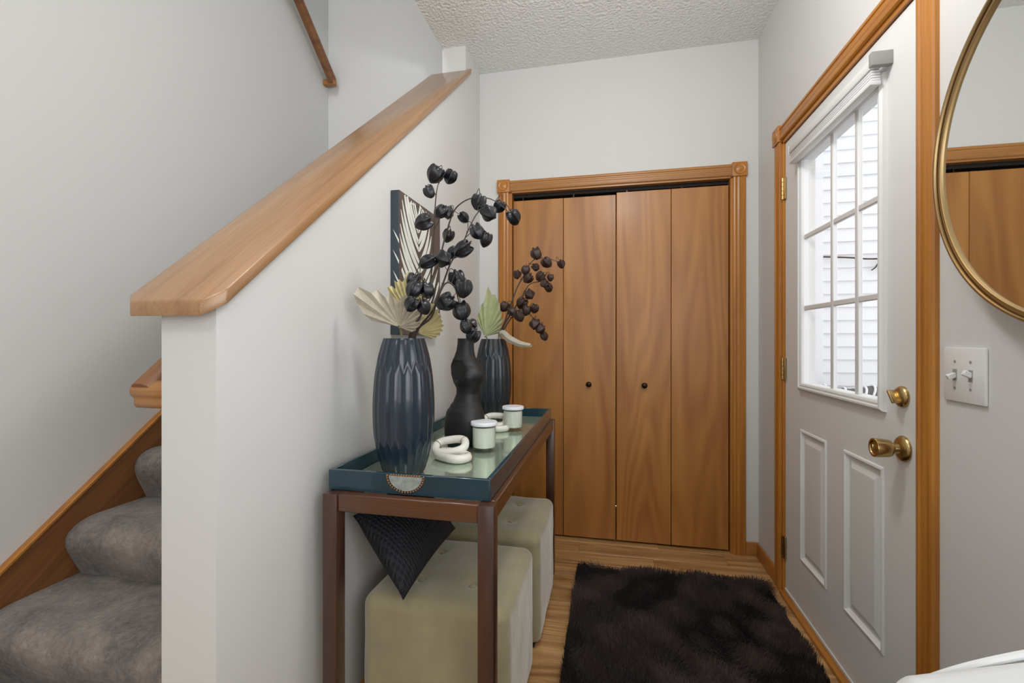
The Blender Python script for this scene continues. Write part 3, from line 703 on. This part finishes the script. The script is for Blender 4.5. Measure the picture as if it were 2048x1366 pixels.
# ------------------------------------------------------------------ palm fans
CR = Vector((math.cos(YAW), math.sin(YAW), 0)); UPV = Vector((0, 0, 1)); FW = Vector((-math.sin(YAW), math.cos(YAW), 0))
def fan(name, base, outline, k, mt, label, tiltx=0.0, bend=0.0, petiole=None, pleat=.0042, npl=22, pm_='stemg'):
    """outline = [(angle deg, radius px)]; the blade is a pleated fan about the petiole end"""
    a0 = outline[0][0]; a1 = outline[-1][0]; N = npl*2; V = []; F = []
    base = Vector(base)
    def rad(a):
        for (p, r), (q, s) in zip(outline[:-1], outline[1:]):
            if (p <= a <= q) or (q <= a <= p): return r+(s-r)*(a-p)/(q-p)
        return outline[-1][1]
    T = .0012; rings = [0.04, .2, .4, .6, .8, .93, 1.0]
    def pt(i, j):
        a = a0+(a1-a0)*i/N; f = rings[j]; zig = (1 if i % 2 == 0 else -1)
        R = rad(a)*k*(1.0 if (i % 2 == 0 or j < 6) else .90)*(1+.03*math.sin(i*2.3))
        r = R*f; an = math.radians(a)
        u = math.cos(an)*r; v = math.sin(an)*r
        dep = zig*pleat*min(1, f*1.2)+tiltx*u+bend*r*r*8+.0015*math.sin(a*.11+f*4)
        return base+CR*u+UPV*v+FW*dep
    nr = len(rings)
    for s in (0, 1):
        for i in range(N+1):
            for j in range(nr): V.append(pt(i, j)+FW*T*s)
    q = (N+1)*nr
    for s in (0, q):
        for i in range(N):
            for j in range(nr-1): F.append((s+i*nr+j, s+(i+1)*nr+j, s+(i+1)*nr+j+1, s+i*nr+j+1))
    for i in range(N): F.append((i*nr+nr-1, (i+1)*nr+nr-1, q+(i+1)*nr+nr-1, q+i*nr+nr-1))
    for j in range(nr-1): F.append((j, j+1, q+j+1, q+j)); F.append((N*nr+j, N*nr+j+1, q+N*nr+j+1, q+N*nr+j))
    t = thing(name, petiole[-1], label, 'dried leaf', 'dried palm leaves in the vases')
    new('blade', V, F, mt, t)
    new('petiole', *tube(smooth_path([base+CR*0]+[Vector(p) for p in petiole]), .0032, 8), pm_, t, smooth=True)
    return t
K1 = 1.27/910
v1 = Vector((-.5885, 1.2337, 0))
fan('palm_fan', (-.5756, 1.1787, 1.2063), [(168, 62), (162, 82), (150, 120), (141, 139), (134, 106), (124, 92), (116, 70), (108, 78), (93, 52), (84, 68), (73, 64), (62, 50), (50, 66), (31, 61), (8, 44), (-14, 34), (-26, 26)], K1, 'palm',
    'broad pale grey pleated palm fan spreading left over the rim of the near vase', tiltx=-.25, bend=0, petiole=[(-.578, 1.195, 1.185), (-.583, 1.22, 1.08), (-.585, 1.235, .90)], pleat=.0075, npl=13)
K2 = 1.42/910
fan('palm_fan', (-.590, 1.290, 1.228), [(132, 60), (127, 86), (121, 88), (117, 76), (112, 92), (106, 92), (102, 84), (97, 104), (90, 104), (86, 88), (82, 99), (76, 92), (70, 78), (62, 60)], 1.33/910, 'palmy',
    'upright cream palm fan at the back of the near vase, in front of the canvas', tiltx=.2, petiole=[(-.590, 1.275, 1.195), (-.588, 1.25, 1.08), (-.586, 1.235, .92)], pleat=.006, npl=11)
fan('palm_fan', (-.5545, 1.262, 1.1895), [(88, 60), (73, 73), (60, 66), (48, 60), (32, 54), (17, 50), (2, 44), (-12, 36), (-26, 26)], 1.31/910, 'palmy',
    'small yellowish palm fan drooping over the right rim of the near vase', tiltx=.45, petiole=[(-.561, 1.256, 1.186), (-.572, 1.245, 1.10), (-.58, 1.236, .95)], pleat=.0055, npl=10)
fan('palm_fan', (-.581, 2.085, 1.186), [(118, 30), (112, 44), (101, 55), (93, 72), (86, 103), (80, 92), (73, 85), (64, 72), (56, 60), (46, 52), (36, 44), (14, 28)], 2.16/910, 'palmg',
    'narrow pointed sage green palm spear standing in the far vase', tiltx=.15, petiole=[(-.574, 2.100, 1.176), (-.560, 2.13, 1.10), (-.556, 2.14, .95)], pleat=.007, npl=10)
BRANCHES=[
 (1,'tallest upright black seed pod branch in the near vase, crowned by two pods',
  [(-0.5915, 1.2331, 1.0531), (-0.5679, 1.2433, 1.1876), (-0.5283, 1.2569, 1.2878), (-0.5177, 1.2694, 1.3703), (-0.5105, 1.271, 1.4815), (-0.5038, 1.2622, 1.5529), (-0.4958, 1.2537, 1.6012), (-0.4886, 1.2553, 1.6348)],
  [(-0.4986, 1.2531, 1.6567, 0.0234), (-0.4626, 1.2813, 1.6566, 0.0193), (-0.5133, 1.2397, 1.6008, 0.0174), (-0.5101, 1.1995, 1.5013, 0.0239), (-0.4966, 1.1922, 1.3877, 0.0223)]),
 (1,'arching black pod branch in the near vase, its tip over the closet casing',
  [(-0.5887, 1.2337, 1.0531), (-0.565, 1.2542, 1.1877), (-0.5346, 1.3067, 1.2769), (-0.5204, 1.32, 1.3546), (-0.5126, 1.3422, 1.4509), (-0.4977, 1.3556, 1.5236), (-0.4793, 1.3596, 1.5754), (-0.4485, 1.356, 1.6007), (-0.4119, 1.3639, 1.6147), (-0.3692, 1.3731, 1.6116), (-0.3387, 1.3796, 1.5944), (-0.302, 1.3875, 1.5632)],
  [(-0.512, 1.3321, 1.5682, 0.0217), (-0.5012, 1.3651, 1.5735, 0.0206), (-0.458, 1.3846, 1.5604, 0.0175), (-0.3955, 1.3469, 1.5962, 0.0231), (-0.3419, 1.3994, 1.5941, 0.019), (-0.2965, 1.3989, 1.5566, 0.0236), (-0.5031, 1.3749, 1.503, 0.0191)]),
 (1,'black pod branch in the near vase leaning right below a large top pod',
  [(-0.5836, 1.2297, 1.0535), (-0.5544, 1.2411, 1.1875), (-0.4982, 1.2327, 1.2564), (-0.4714, 1.2385, 1.3284), (-0.4509, 1.2531, 1.3948), (-0.4258, 1.2688, 1.4404), (-0.4058, 1.2731, 1.4886), (-0.3829, 1.278, 1.5354), (-0.3543, 1.2842, 1.5646)],
  [(-0.3446, 1.2761, 1.5399, 0.0232), (-0.3701, 1.2501, 1.4814, 0.02), (-0.349, 1.2649, 1.4608, 0.0187), (-0.4085, 1.2418, 1.43, 0.0243), (-0.4498, 1.2738, 1.4262, 0.0177), (-0.4579, 1.2107, 1.3993, 0.0225)]),
 (1,'low black pod branch in the near vase curving down over the torso vase',
  [(-0.5814, 1.225, 1.054), (-0.5488, 1.2218, 1.1873), (-0.4923, 1.2033, 1.2333), (-0.4721, 1.1975, 1.2816), (-0.453, 1.2016, 1.3235), (-0.4366, 1.2051, 1.3291), (-0.4216, 1.2083, 1.3124), (-0.4134, 1.2101, 1.2816), (-0.4011, 1.2127, 1.2398), (-0.382, 1.2168, 1.1979)],
  [(-0.4273, 1.2378, 1.3471, 0.0229), (-0.398, 1.2032, 1.3154, 0.0249), (-0.4404, 1.1838, 1.2758, 0.0234), (-0.4077, 1.2215, 1.2544, 0.0253), (-0.3898, 1.2049, 1.2088, 0.0194), (-0.3854, 1.2468, 1.2157, 0.0143), (-0.3682, 1.2096, 1.1825, 0.0194)]),
 (1,"short black pod branch with pods hanging in front of the near vase's palm fans",
  [(-0.5871, 1.2238, 1.054), (-0.5586, 1.2095, 1.1871), (-0.5035, 1.16, 1.2381), (-0.4942, 1.1518, 1.2916), (-0.4955, 1.1515, 1.3349), (-0.5048, 1.1495, 1.3484), (-0.5138, 1.1373, 1.3416)],
  [(-0.5248, 1.1554, 1.3335, 0.0191), (-0.504, 1.119, 1.3058, 0.0224), (-0.4784, 1.1449, 1.3054, 0.0188), (-0.502, 1.0989, 1.264, 0.0195), (-0.4762, 1.1147, 1.2576, 0.017)]),
 (2,'uppermost dark brown pod branch in the far vase, reaching furthest right',
  [(-0.5533, 2.1517, 1.0236), (-0.5271, 2.1574, 1.1895), (-0.5032, 2.1625, 1.2554), (-0.4722, 2.1692, 1.3456), (-0.4388, 2.1764, 1.4335), (-0.4054, 2.1836, 1.492), (-0.3816, 2.1887, 1.5408), (-0.353, 2.1949, 1.5676), (-0.3243, 2.2011, 1.5676), (-0.2862, 2.2093, 1.5652), (-0.2433, 2.2185, 1.5481)],
  [(-0.353, 2.1949, 1.593, 0.0268), (-0.2974, 2.1659, 1.5437, 0.024), (-0.2323, 2.2209, 1.5408, 0.0195), (-0.3593, 2.214, 1.5294, 0.0185), (-0.3994, 2.1644, 1.5094, 0.0193), (-0.4356, 2.1362, 1.4838, 0.0216), (-0.3782, 2.1281, 1.4631, 0.0237)]),
 (2,'middle dark brown pod branch in the far vase, ending in a small pod',
  [(-0.5509, 2.1523, 1.0236), (-0.5199, 2.1385, 1.1893), (-0.4824, 2.1261, 1.2658), (-0.4429, 2.1244, 1.325), (-0.4056, 2.1324, 1.3846), (-0.3805, 2.1276, 1.4264), (-0.3527, 2.1336, 1.443), (-0.3234, 2.1297, 1.4464), (-0.2956, 2.1356, 1.463)],
  [(-0.3184, 2.1205, 1.4698, 0.0212), (-0.2723, 2.1202, 1.4635, 0.0152), (-0.302, 2.1138, 1.4368, 0.0187), (-0.2841, 2.1381, 1.4181, 0.0189), (-0.3676, 2.0894, 1.382, 0.0233), (-0.4023, 2.1024, 1.3447, 0.0259), (-0.4987, 2.143, 1.3344, 0.0242)]),
 (2,'lowest dark brown pod branch in the far vase, bending toward the curled leaf',
  [(-0.5485, 2.1528, 1.0236), (-0.5176, 2.139, 1.1893), (-0.4895, 2.1143, 1.2296), (-0.4573, 2.1008, 1.2716), (-0.4119, 2.0901, 1.2987), (-0.3735, 2.0882, 1.2958), (-0.3491, 2.0832, 1.272), (-0.3309, 2.0871, 1.2442), (-0.3083, 2.092, 1.2117)],
  [(-0.3767, 2.067, 1.3085, 0.0231), (-0.3397, 2.075, 1.3163, 0.0196), (-0.4485, 2.0822, 1.3044, 0.0234), (-0.4125, 2.0695, 1.2859, 0.0255), (-0.3384, 2.0753, 1.2448, 0.0277), (-0.3128, 2.0706, 1.2228, 0.0207), (-0.2987, 2.0838, 1.1885, 0.0196)]),
]
CURL=[(-0.527, 2.1369, 1.1216), (-0.5105, 2.1303, 1.1989), (-0.4687, 2.1086, 1.1747), (-0.4099, 2.0803, 1.1514), (-0.353, 2.0517, 1.1449)]

# seed pods: four shared meshes per colour
def pod_mesh(mt, seed):
    rnd = random.Random(seed); n = 50; m = 22; V = []; F = []; lobes = 5
    for i in range(m+1):
        t = i/m; th = PI*(.03+.965*t); cz_ = math.cos(th); z = cz_*(.74 if cz_ > 0 else 1.22)
        prof = math.sin(th)**(.80 if cz_ > 0 else 1.45)*1.0
        for k in range(n):
            a = 2*PI*k/n; rg = abs(math.cos(lobes*a/2)); r = prof*(.83+.20*rg**5)*(1+.05*math.sin(a+seed))
            dz = .27*(rg**3)*math.sin(PI*min(1, t/.42))*(t < .42)   # shoulders rise to points
            tw = .25*t*(seed % 3-1)
            V.append((r*math.cos(a+tw), r*math.sin(a+tw), z*.98+dz))
    for i in range(m):
        for k in range(n): F.append((i*n+k, i*n+(k+1) % n, (i+1)*n+(k+1) % n, (i+1)*n+k))
    F.append(tuple(range(n))); F.append(tuple(m*n+k for k in range(n)))
    me = bpy.data.meshes.new('seed_pod'); me.from_pydata(V, [], F); me.materials.append(M[mt])
    bm = bmesh.new(); bm.from_mesh(me); bmesh.ops.recalc_face_normals(bm, faces=bm.faces); bm.to_mesh(me); bm.free()
    me.polygons.foreach_set('use_smooth', [True]*len(me.polygons)); return me
PODS = {1: [pod_mesh('pod', i) for i in range(4)], 2: [pod_mesh('pod2', i) for i in range(4)]}
rnd = random.Random(11)
for vi, label, path, pods in BRANCHES:
    t = thing('seed_pod_branch', path[0], label, 'branch', 'black pod branches in the near vase' if vi == 1 else 'brown pod branches in the far vase')
    sp = smooth_path(path, 5); n = len(sp); sc = 1.0 if vi == 1 else 1.15
    gs = [tube(sp, [(.0026*(1-i/n)+.0011)*sc for i in range(n)], 7)]
    # little buds along the stem
    for i in range(8, n-3, 7):
        d = (sp[i+1]-sp[i]).normalized(); sd = Vector((rnd.uniform(-1, 1), rnd.uniform(-1, 1), rnd.uniform(0, 1))).normalized()
        gs.append(tube([sp[i], sp[i]+(d*.7+sd*.6)*.009], [.0014, .0006], 5))
    objs = []
    for (x, y, z, r) in pods:
        p = Vector((x, y, z)); d = Vector((rnd.uniform(-.8, .8), rnd.uniform(-.8, .4), -rnd.uniform(.35, 1.2))).normalized()
        top = p-d*r*.95
        best = min(range(4, n), key=lambda i: (sp[i]-top).length+(.03 if sp[i].z > top.z+.02 else 0))
        q = sp[max(3, best-2)]; mid = (q+top)/2-d*r*.9+Vector((0, 0, .006))
        if (q-top).length > .004:
            a = smooth_path([q, mid, top+d*r*.05], 5); gs.append(tube(a, .0011*sc, 6))
        objs.append((p, d, r))
    new('stem', *join(*gs), 'stem', t, smooth=True)
    for j, (p, d, r) in enumerate(objs):
        o = bpy.data.objects.new('seed_pod', PODS[vi][rnd.randrange(4)]); COL.objects.link(o); o.parent = t
        o.location = p-ORIG[t.name]; o.rotation_mode = 'QUATERNION'
        o.rotation_quaternion = (-d).to_track_quat('Z', 'Y') @ Matrix.Rotation(rnd.uniform(0, 6.28), 3, 'Z').to_quaternion()
        k = rnd.uniform(.95, 1.1)*r*1.03; o.scale = (k*1.04, k*rnd.uniform(.85, 1.05), k*1.05)
# curled dry leaf
def curl():
    sp = smooth_path(CURL, 6); n = len(sp); V = []; F = []
    m = 18
    for i, p in enumerate(sp):
        f = i/(n-1); t_ = (sp[min(i+1, n-1)]-sp[max(i-1, 0)]).normalized(); u = t_.cross(FW).normalized(); v = t_.cross(u)
        R = .006+.012*math.sin(PI*min(1, .15+f*.8))
        if f < .25: R = .005+.01*f
        for k in range(m):
            a = 2*PI*k/(m-1)*.93; rr = R*(1-.35*k/m)*(1+.12*math.sin(5*a))
            V.append(p+u*math.cos(a)*rr+v*math.sin(a)*rr)
    for i in range(n-1):
        for k in range(m-1): F.append((i*m+k, i*m+k+1, (i+1)*m+k+1, (i+1)*m+k))
    return V, F
t = thing('curled_leaf', CURL[0], 'dry cream rolled up leaf sticking out right from the far vase', 'dried leaf')
o = new('rolled_blade', *curl(), 'palm', t, smooth=True)
sm = o.modifiers.new('thickness', 'SOLIDIFY'); sm.thickness = .001
# ------------------------------------------------------------------ ottomans
def ottoman(x0, x1, y0, y1, zt, label):
    t = thing('ottoman', ((x0+x1)/2, (y0+y1)/2, 0), label, 'ottoman', 'tufted ottomans under the console table')
    cx, cy = (x0+x1)/2, (y0+y1)/2; hx, hy = (x1-x0)/2, (y1-y0)/2
    bt = [(cx+i*hx*.37, cy+j*hy*.42) for i in (-1, 1) for j in (-1, 1)]
    n = 48; zb = .03; V = []; F = []
    # superellipsoid style rounded box built from a cube grid
    def add_face(fn):
        s = len(V)
        for i in range(n+1):
            for j in range(n+1): V.append(fn(i/n*2-1, j/n*2-1))
        for i in range(n):
            for j in range(n): F.append((s+i*(n+1)+j, s+(i+1)*(n+1)+j, s+(i+1)*(n+1)+j+1, s+i*(n+1)+j+1))
    hz = (zt-zb)/2; cz = (zt+zb)/2; r = .035
    def wrap(a, b, c):
        p = Vector((a*hx, b*hy, c*hz)); q = Vector((max(-hx+r, min(hx-r, p.x)), max(-hy+r, min(hy-r, p.y)), max(-hz+.012, min(hz-r, p.z))))
        d = p-q
        if d.length > 1e-9: p = q+d.normalized()*(r if d.z >= 0 else min(r, d.length))
        # soft puff
        fx = 1-a*a; fy = 1-b*b; fz = 1-c*c
        p.x += .006*math.copysign(1, a)*fy*fz*(abs(a) > .99); p.y += .010*math.copysign(1, b)*fx*fz*(abs(b) > .99)
        if c > .99:
            p.z += .012*fx*fy
            for bx, by in bt:
                dd = ((p.x+cx-bx)**2+(p.y+cy-by)**2)**.5; p.z -= .013*math.exp(-(dd/.018)**2)+.005*math.exp(-(dd/.06)**2)
        w_ = mnoise.noise(Vector((p.x*9+cx*5, p.y*9+cy*7, p.z*9)))*.004; p += p.normalized()*w_
        return (p.x+cx, p.y+cy, p.z+cz)
    add_face(lambda a, b: wrap(a, b, 1)); add_face(lambda a, b: wrap(a, b, -1)); add_face(lambda a, b: wrap(1, a, b)); add_face(lambda a, b: wrap(-1, a, b)); add_face(lambda a, b: wrap(a, 1, b)); add_face(lambda a, b: wrap(a, -1, b))
    o = new('cushion_body', V, F, 'velvet', t, smooth=False)
    bm = bmesh.new(); bm.from_mesh(o.data); bmesh.ops.remove_doubles(bm, verts=bm.verts, dist=.0004); bmesh.ops.recalc_face_normals(bm, faces=bm.faces); bm.to_mesh(o.data); bm.free()
    o.data.polygons.foreach_set('use_smooth', [True]*len(o.data.polygons))
    for bx, by in bt:
        new('button', *lathe([(.002, .0065), (.007, .0055), (.0105, .002), (.0105, -.002)], (bx, by, zt-.006), 'Z', 14), 'velvet', t, smooth=True)
    for i in (-1, 1):
        for j in (-1, 1): box('foot', cx+i*(hx-.04)-.018, cx+i*(hx-.04)+.018, cy+j*(hy-.035)-.018, cy+j*(hy-.035)+.018, 0, .034, 'black', t, .003, 1)
ottoman(-.705, -.268, 1.195, 1.615, .432, 'sage velvet tufted ottoman nearest the camera with the black cushion on it')
ottoman(-.700, -.258, 1.690, 2.130, .432, 'sage velvet tufted ottoman beside the closet, behind the nearer ottoman')
# ------------------------------------------------------------------ black cushion
B = Vector((-.555, 1.158, .455)); Lc = Vector((-.742, 1.215, .650)); Rc = Vector((-.515, 1.478, .528)); Tc = Lc+Rc-B+Vector((.02, -.03, -.02))
def pillow():
    n = 36; V = []; F = []; nrm = (Rc-B).cross(Lc-B).normalized()
    if nrm.x < 0: nrm = -nrm
    for s in (1, -1):
        for i in range(n+1):
            for j in range(n+1):
                a, b = i/n, j/n; p = B*(1-a)*(1-b)+Rc*a*(1-b)+Lc*(1-a)*b+Tc*a*b
                e = (4*a*(1-a))*(4*b*(1-b)); cen = (B+Rc+Lc+Tc)/4
                pull = .06*(1-abs(2*a-1)**2)*abs(2*b-1)**8+.06*(1-abs(2*b-1)**2)*abs(2*a-1)**8
                p = p+(cen-p)*pull
                p = p+nrm*s*(.058*e**.55+.004*mnoise.noise(p*16)*e)
                V.append(p)
        o0 = 0 if s == 1 else (n+1)**2
        for i in range(n):
            for j in range(n): F.append((o0+i*(n+1)+j, o0+(i+1)*(n+1)+j, o0+(i+1)*(n+1)+j+1, o0+i*(n+1)+j+1))
    return V, F, nrm
pv, pf, nrm = pillow()
o = new('throw_cushion', pv, pf, 'knit', smooth=True, sharp=80); tag(o, 'black knitted cushion balanced on its corner on the near ottoman', 'cushion')
bm = bmesh.new(); bm.from_mesh(o.data); bmesh.ops.remove_doubles(bm, verts=bm.verts, dist=.0003); bmesh.ops.recalc_face_normals(bm, faces=bm.faces); bm.to_mesh(o.data); bm.free()
# ------------------------------------------------------------------ shaggy rug
rg = thing('shag_rug', (.28, 1.6, 0), 'dark brown shaggy rug in front of the closet and front door', 'rug')
RC = [(-.165, .75), (-.165, 2.355), (.735, 2.375), (.745, .75)]
box('backing', -.16, .725, .75, 2.35, .001, .012, 'rugb', rg)
def rug_pile():
    rs = np.random.RandomState(5); n = 95000
    x = rs.uniform(-.165, .722, n); y = rs.uniform(.98, 2.362, n)
    def fld(x, y, k): return np.sin(x*7.3+k)*np.cos(y*6.1+1.7*k)+.6*np.sin(x*15.1-y*11.7+2*k)+.4*np.cos(x*23+y*27+k*3)
    a = fld(x, y, 1.)*1.6+fld(y, x, 2.7)+rs.normal(0, .45, n); lean = .5+.35*np.sin(fld(x, y, 5.)*1.4)+rs.normal(0, .15, n); ln = .036*rs.uniform(.75, 1.2, n)*(1+.18*fld(x, y, 9.))
    lean = np.clip(lean, .1, 1.25)
    dx = np.cos(a)*np.sin(lean)*ln; dyy = np.sin(a)*np.sin(lean)*ln; dz = np.cos(lean)*ln
    sx = -np.sin(a)*.0013; sy = np.cos(a)*.0013
    z0 = np.full(n, .008)
    V = np.zeros((n, 7, 3)); 
    def put(i, px, py, pz): V[:, i, 0] = px; V[:, i, 1] = py; V[:, i, 2] = pz
    for i, (t, wd) in enumerate(((0, 1), (.45, .9), (.8, .6))):
        cx = x+dx*t**1.5; cy = y+dyy*t**1.5; cz = z0+dz*t*1.05
        put(i*2, cx-sx*wd, cy-sy*wd, cz); put(i*2+1, cx+sx*wd, cy+sy*wd, cz)
    put(6, x+dx, y+dyy, z0+dz)
    V = V.reshape(-1, 3); base = np.arange(n)*7
    loops = []
    q1 = np.stack([base, base+1, base+3, base+2], 1); q2 = np.stack([base+2, base+3, base+5, base+4], 1); t3 = np.stack([base+4, base+5, base+6], 1)
    me = bpy.data.meshes.new('pile'); me.vertices.add(n*7); me.vertices.foreach_set('co', (V-np.array([.28, 1.6, 0])).ravel())
    L = np.concatenate([q1.ravel(), q2.ravel(), t3.ravel()]); me.loops.add(len(L)); me.loops.foreach_set('vertex_index', L.astype(np.int32))
    st_ = np.concatenate([np.arange(2*n)*4, 8*n+np.arange(n)*3]); me.polygons.add(3*n); me.polygons.foreach_set('loop_start', st_.astype(np.int32))
    me.update(calc_edges=True); me.validate(); return me
M['pile'] = mat('brown_shag', (50, 34, 29), .7, noise=(5, .3), sheen=.15)
me = rug_pile(); me.materials.append(M['pile']); o = bpy.data.objects.new('pile', me); COL.objects.link(o); o.parent = rg; o['kind'] = 'stuff'
# ------------------------------------------------------------------ sofa corner
sf = thing('sofa', (.3, -.35, 0), 'white slipcovered sofa corner at the lower right of the picture', 'sofa')
def soft(name, x0, x1, y0, y1, z0, z1, r, parent, seg=5):
    o = box(name, x0, x1, y0, y1, z0, z1, 'sofa', parent, r, seg); return o
soft('seat_base', -.05, .77, -1.3, .40, .10, .40, .03, sf)
soft('seat_cushion', -.06, .52, -1.1, .38, .40, .52, .04, sf)
def back_geo():
    V = []; F = []; n = 22; m = 28
    # back rest: runs beside the right wall and swells down toward its end
    P = [(.235, .44), (.30, .552), (.36, .590), (.45, .622), (.55, .655), (.66, .680), (.77, .70)]
    return P
bx = bevelled(geo_box(.30, .77, .30, .64, .10, .812), .028, 6)
V = []
for v in bx[0]:
    f = (v.x-.30)/.47; zt = (v.z-.10)/.70; yy = v.y+(.055*(f-.35) if v.y > .47 else 0)-.02*(1-f)**2*(v.y > .47)
    zz = v.z+zt*(.015*math.sin(f*9)*.4+.075*min(1, f*1.25)**.8-.027)
    V.append((v.x, yy, zz))
new('arm', V, bx[1], 'sofa', sf, smooth=True, sharp=0)
soft('back_rest', .50, .77, -1.3, .30, .40, .86, .07, sf)
pp = smooth_path([(.302, .600, .70), (.304, .606, .772), (.318, .612, .797), (.37, .622, .822), (.44, .630, .846), (.54, .645, .868), (.64, .658, .884), (.74, .672, .890)], 6)
new('piping', *tube([(a[0]+.004, a[1]-.012, a[2]-.031) for a in pp], .0045, 8), 'sofa', sf, smooth=True)
for fx in (0., .70):
    for fy in (-1.25, .34): box('foot', fx, fx+.05, fy, fy+.05, 0, .10, 'walnut_v', sf, .004, 1)
# ------------------------------------------------------------------ foyer lamp out of frame, plus an added canopy for the living fill
def dome(x, y, label):
    t = thing('ceiling_lamp', (x, y, ZC), label, 'lamp')
    new('canopy', *lathe([(.14, 0), (.14, -.02), (.13, -.03)], (x, y, ZC), 'Z', 40), 'gold', t, smooth=True)
dome(.1, 1.15, 'round ceiling lamp canopy over the foyer rug'); dome(-.6, -.35, 'added round lamp canopy in the living room, out of view')
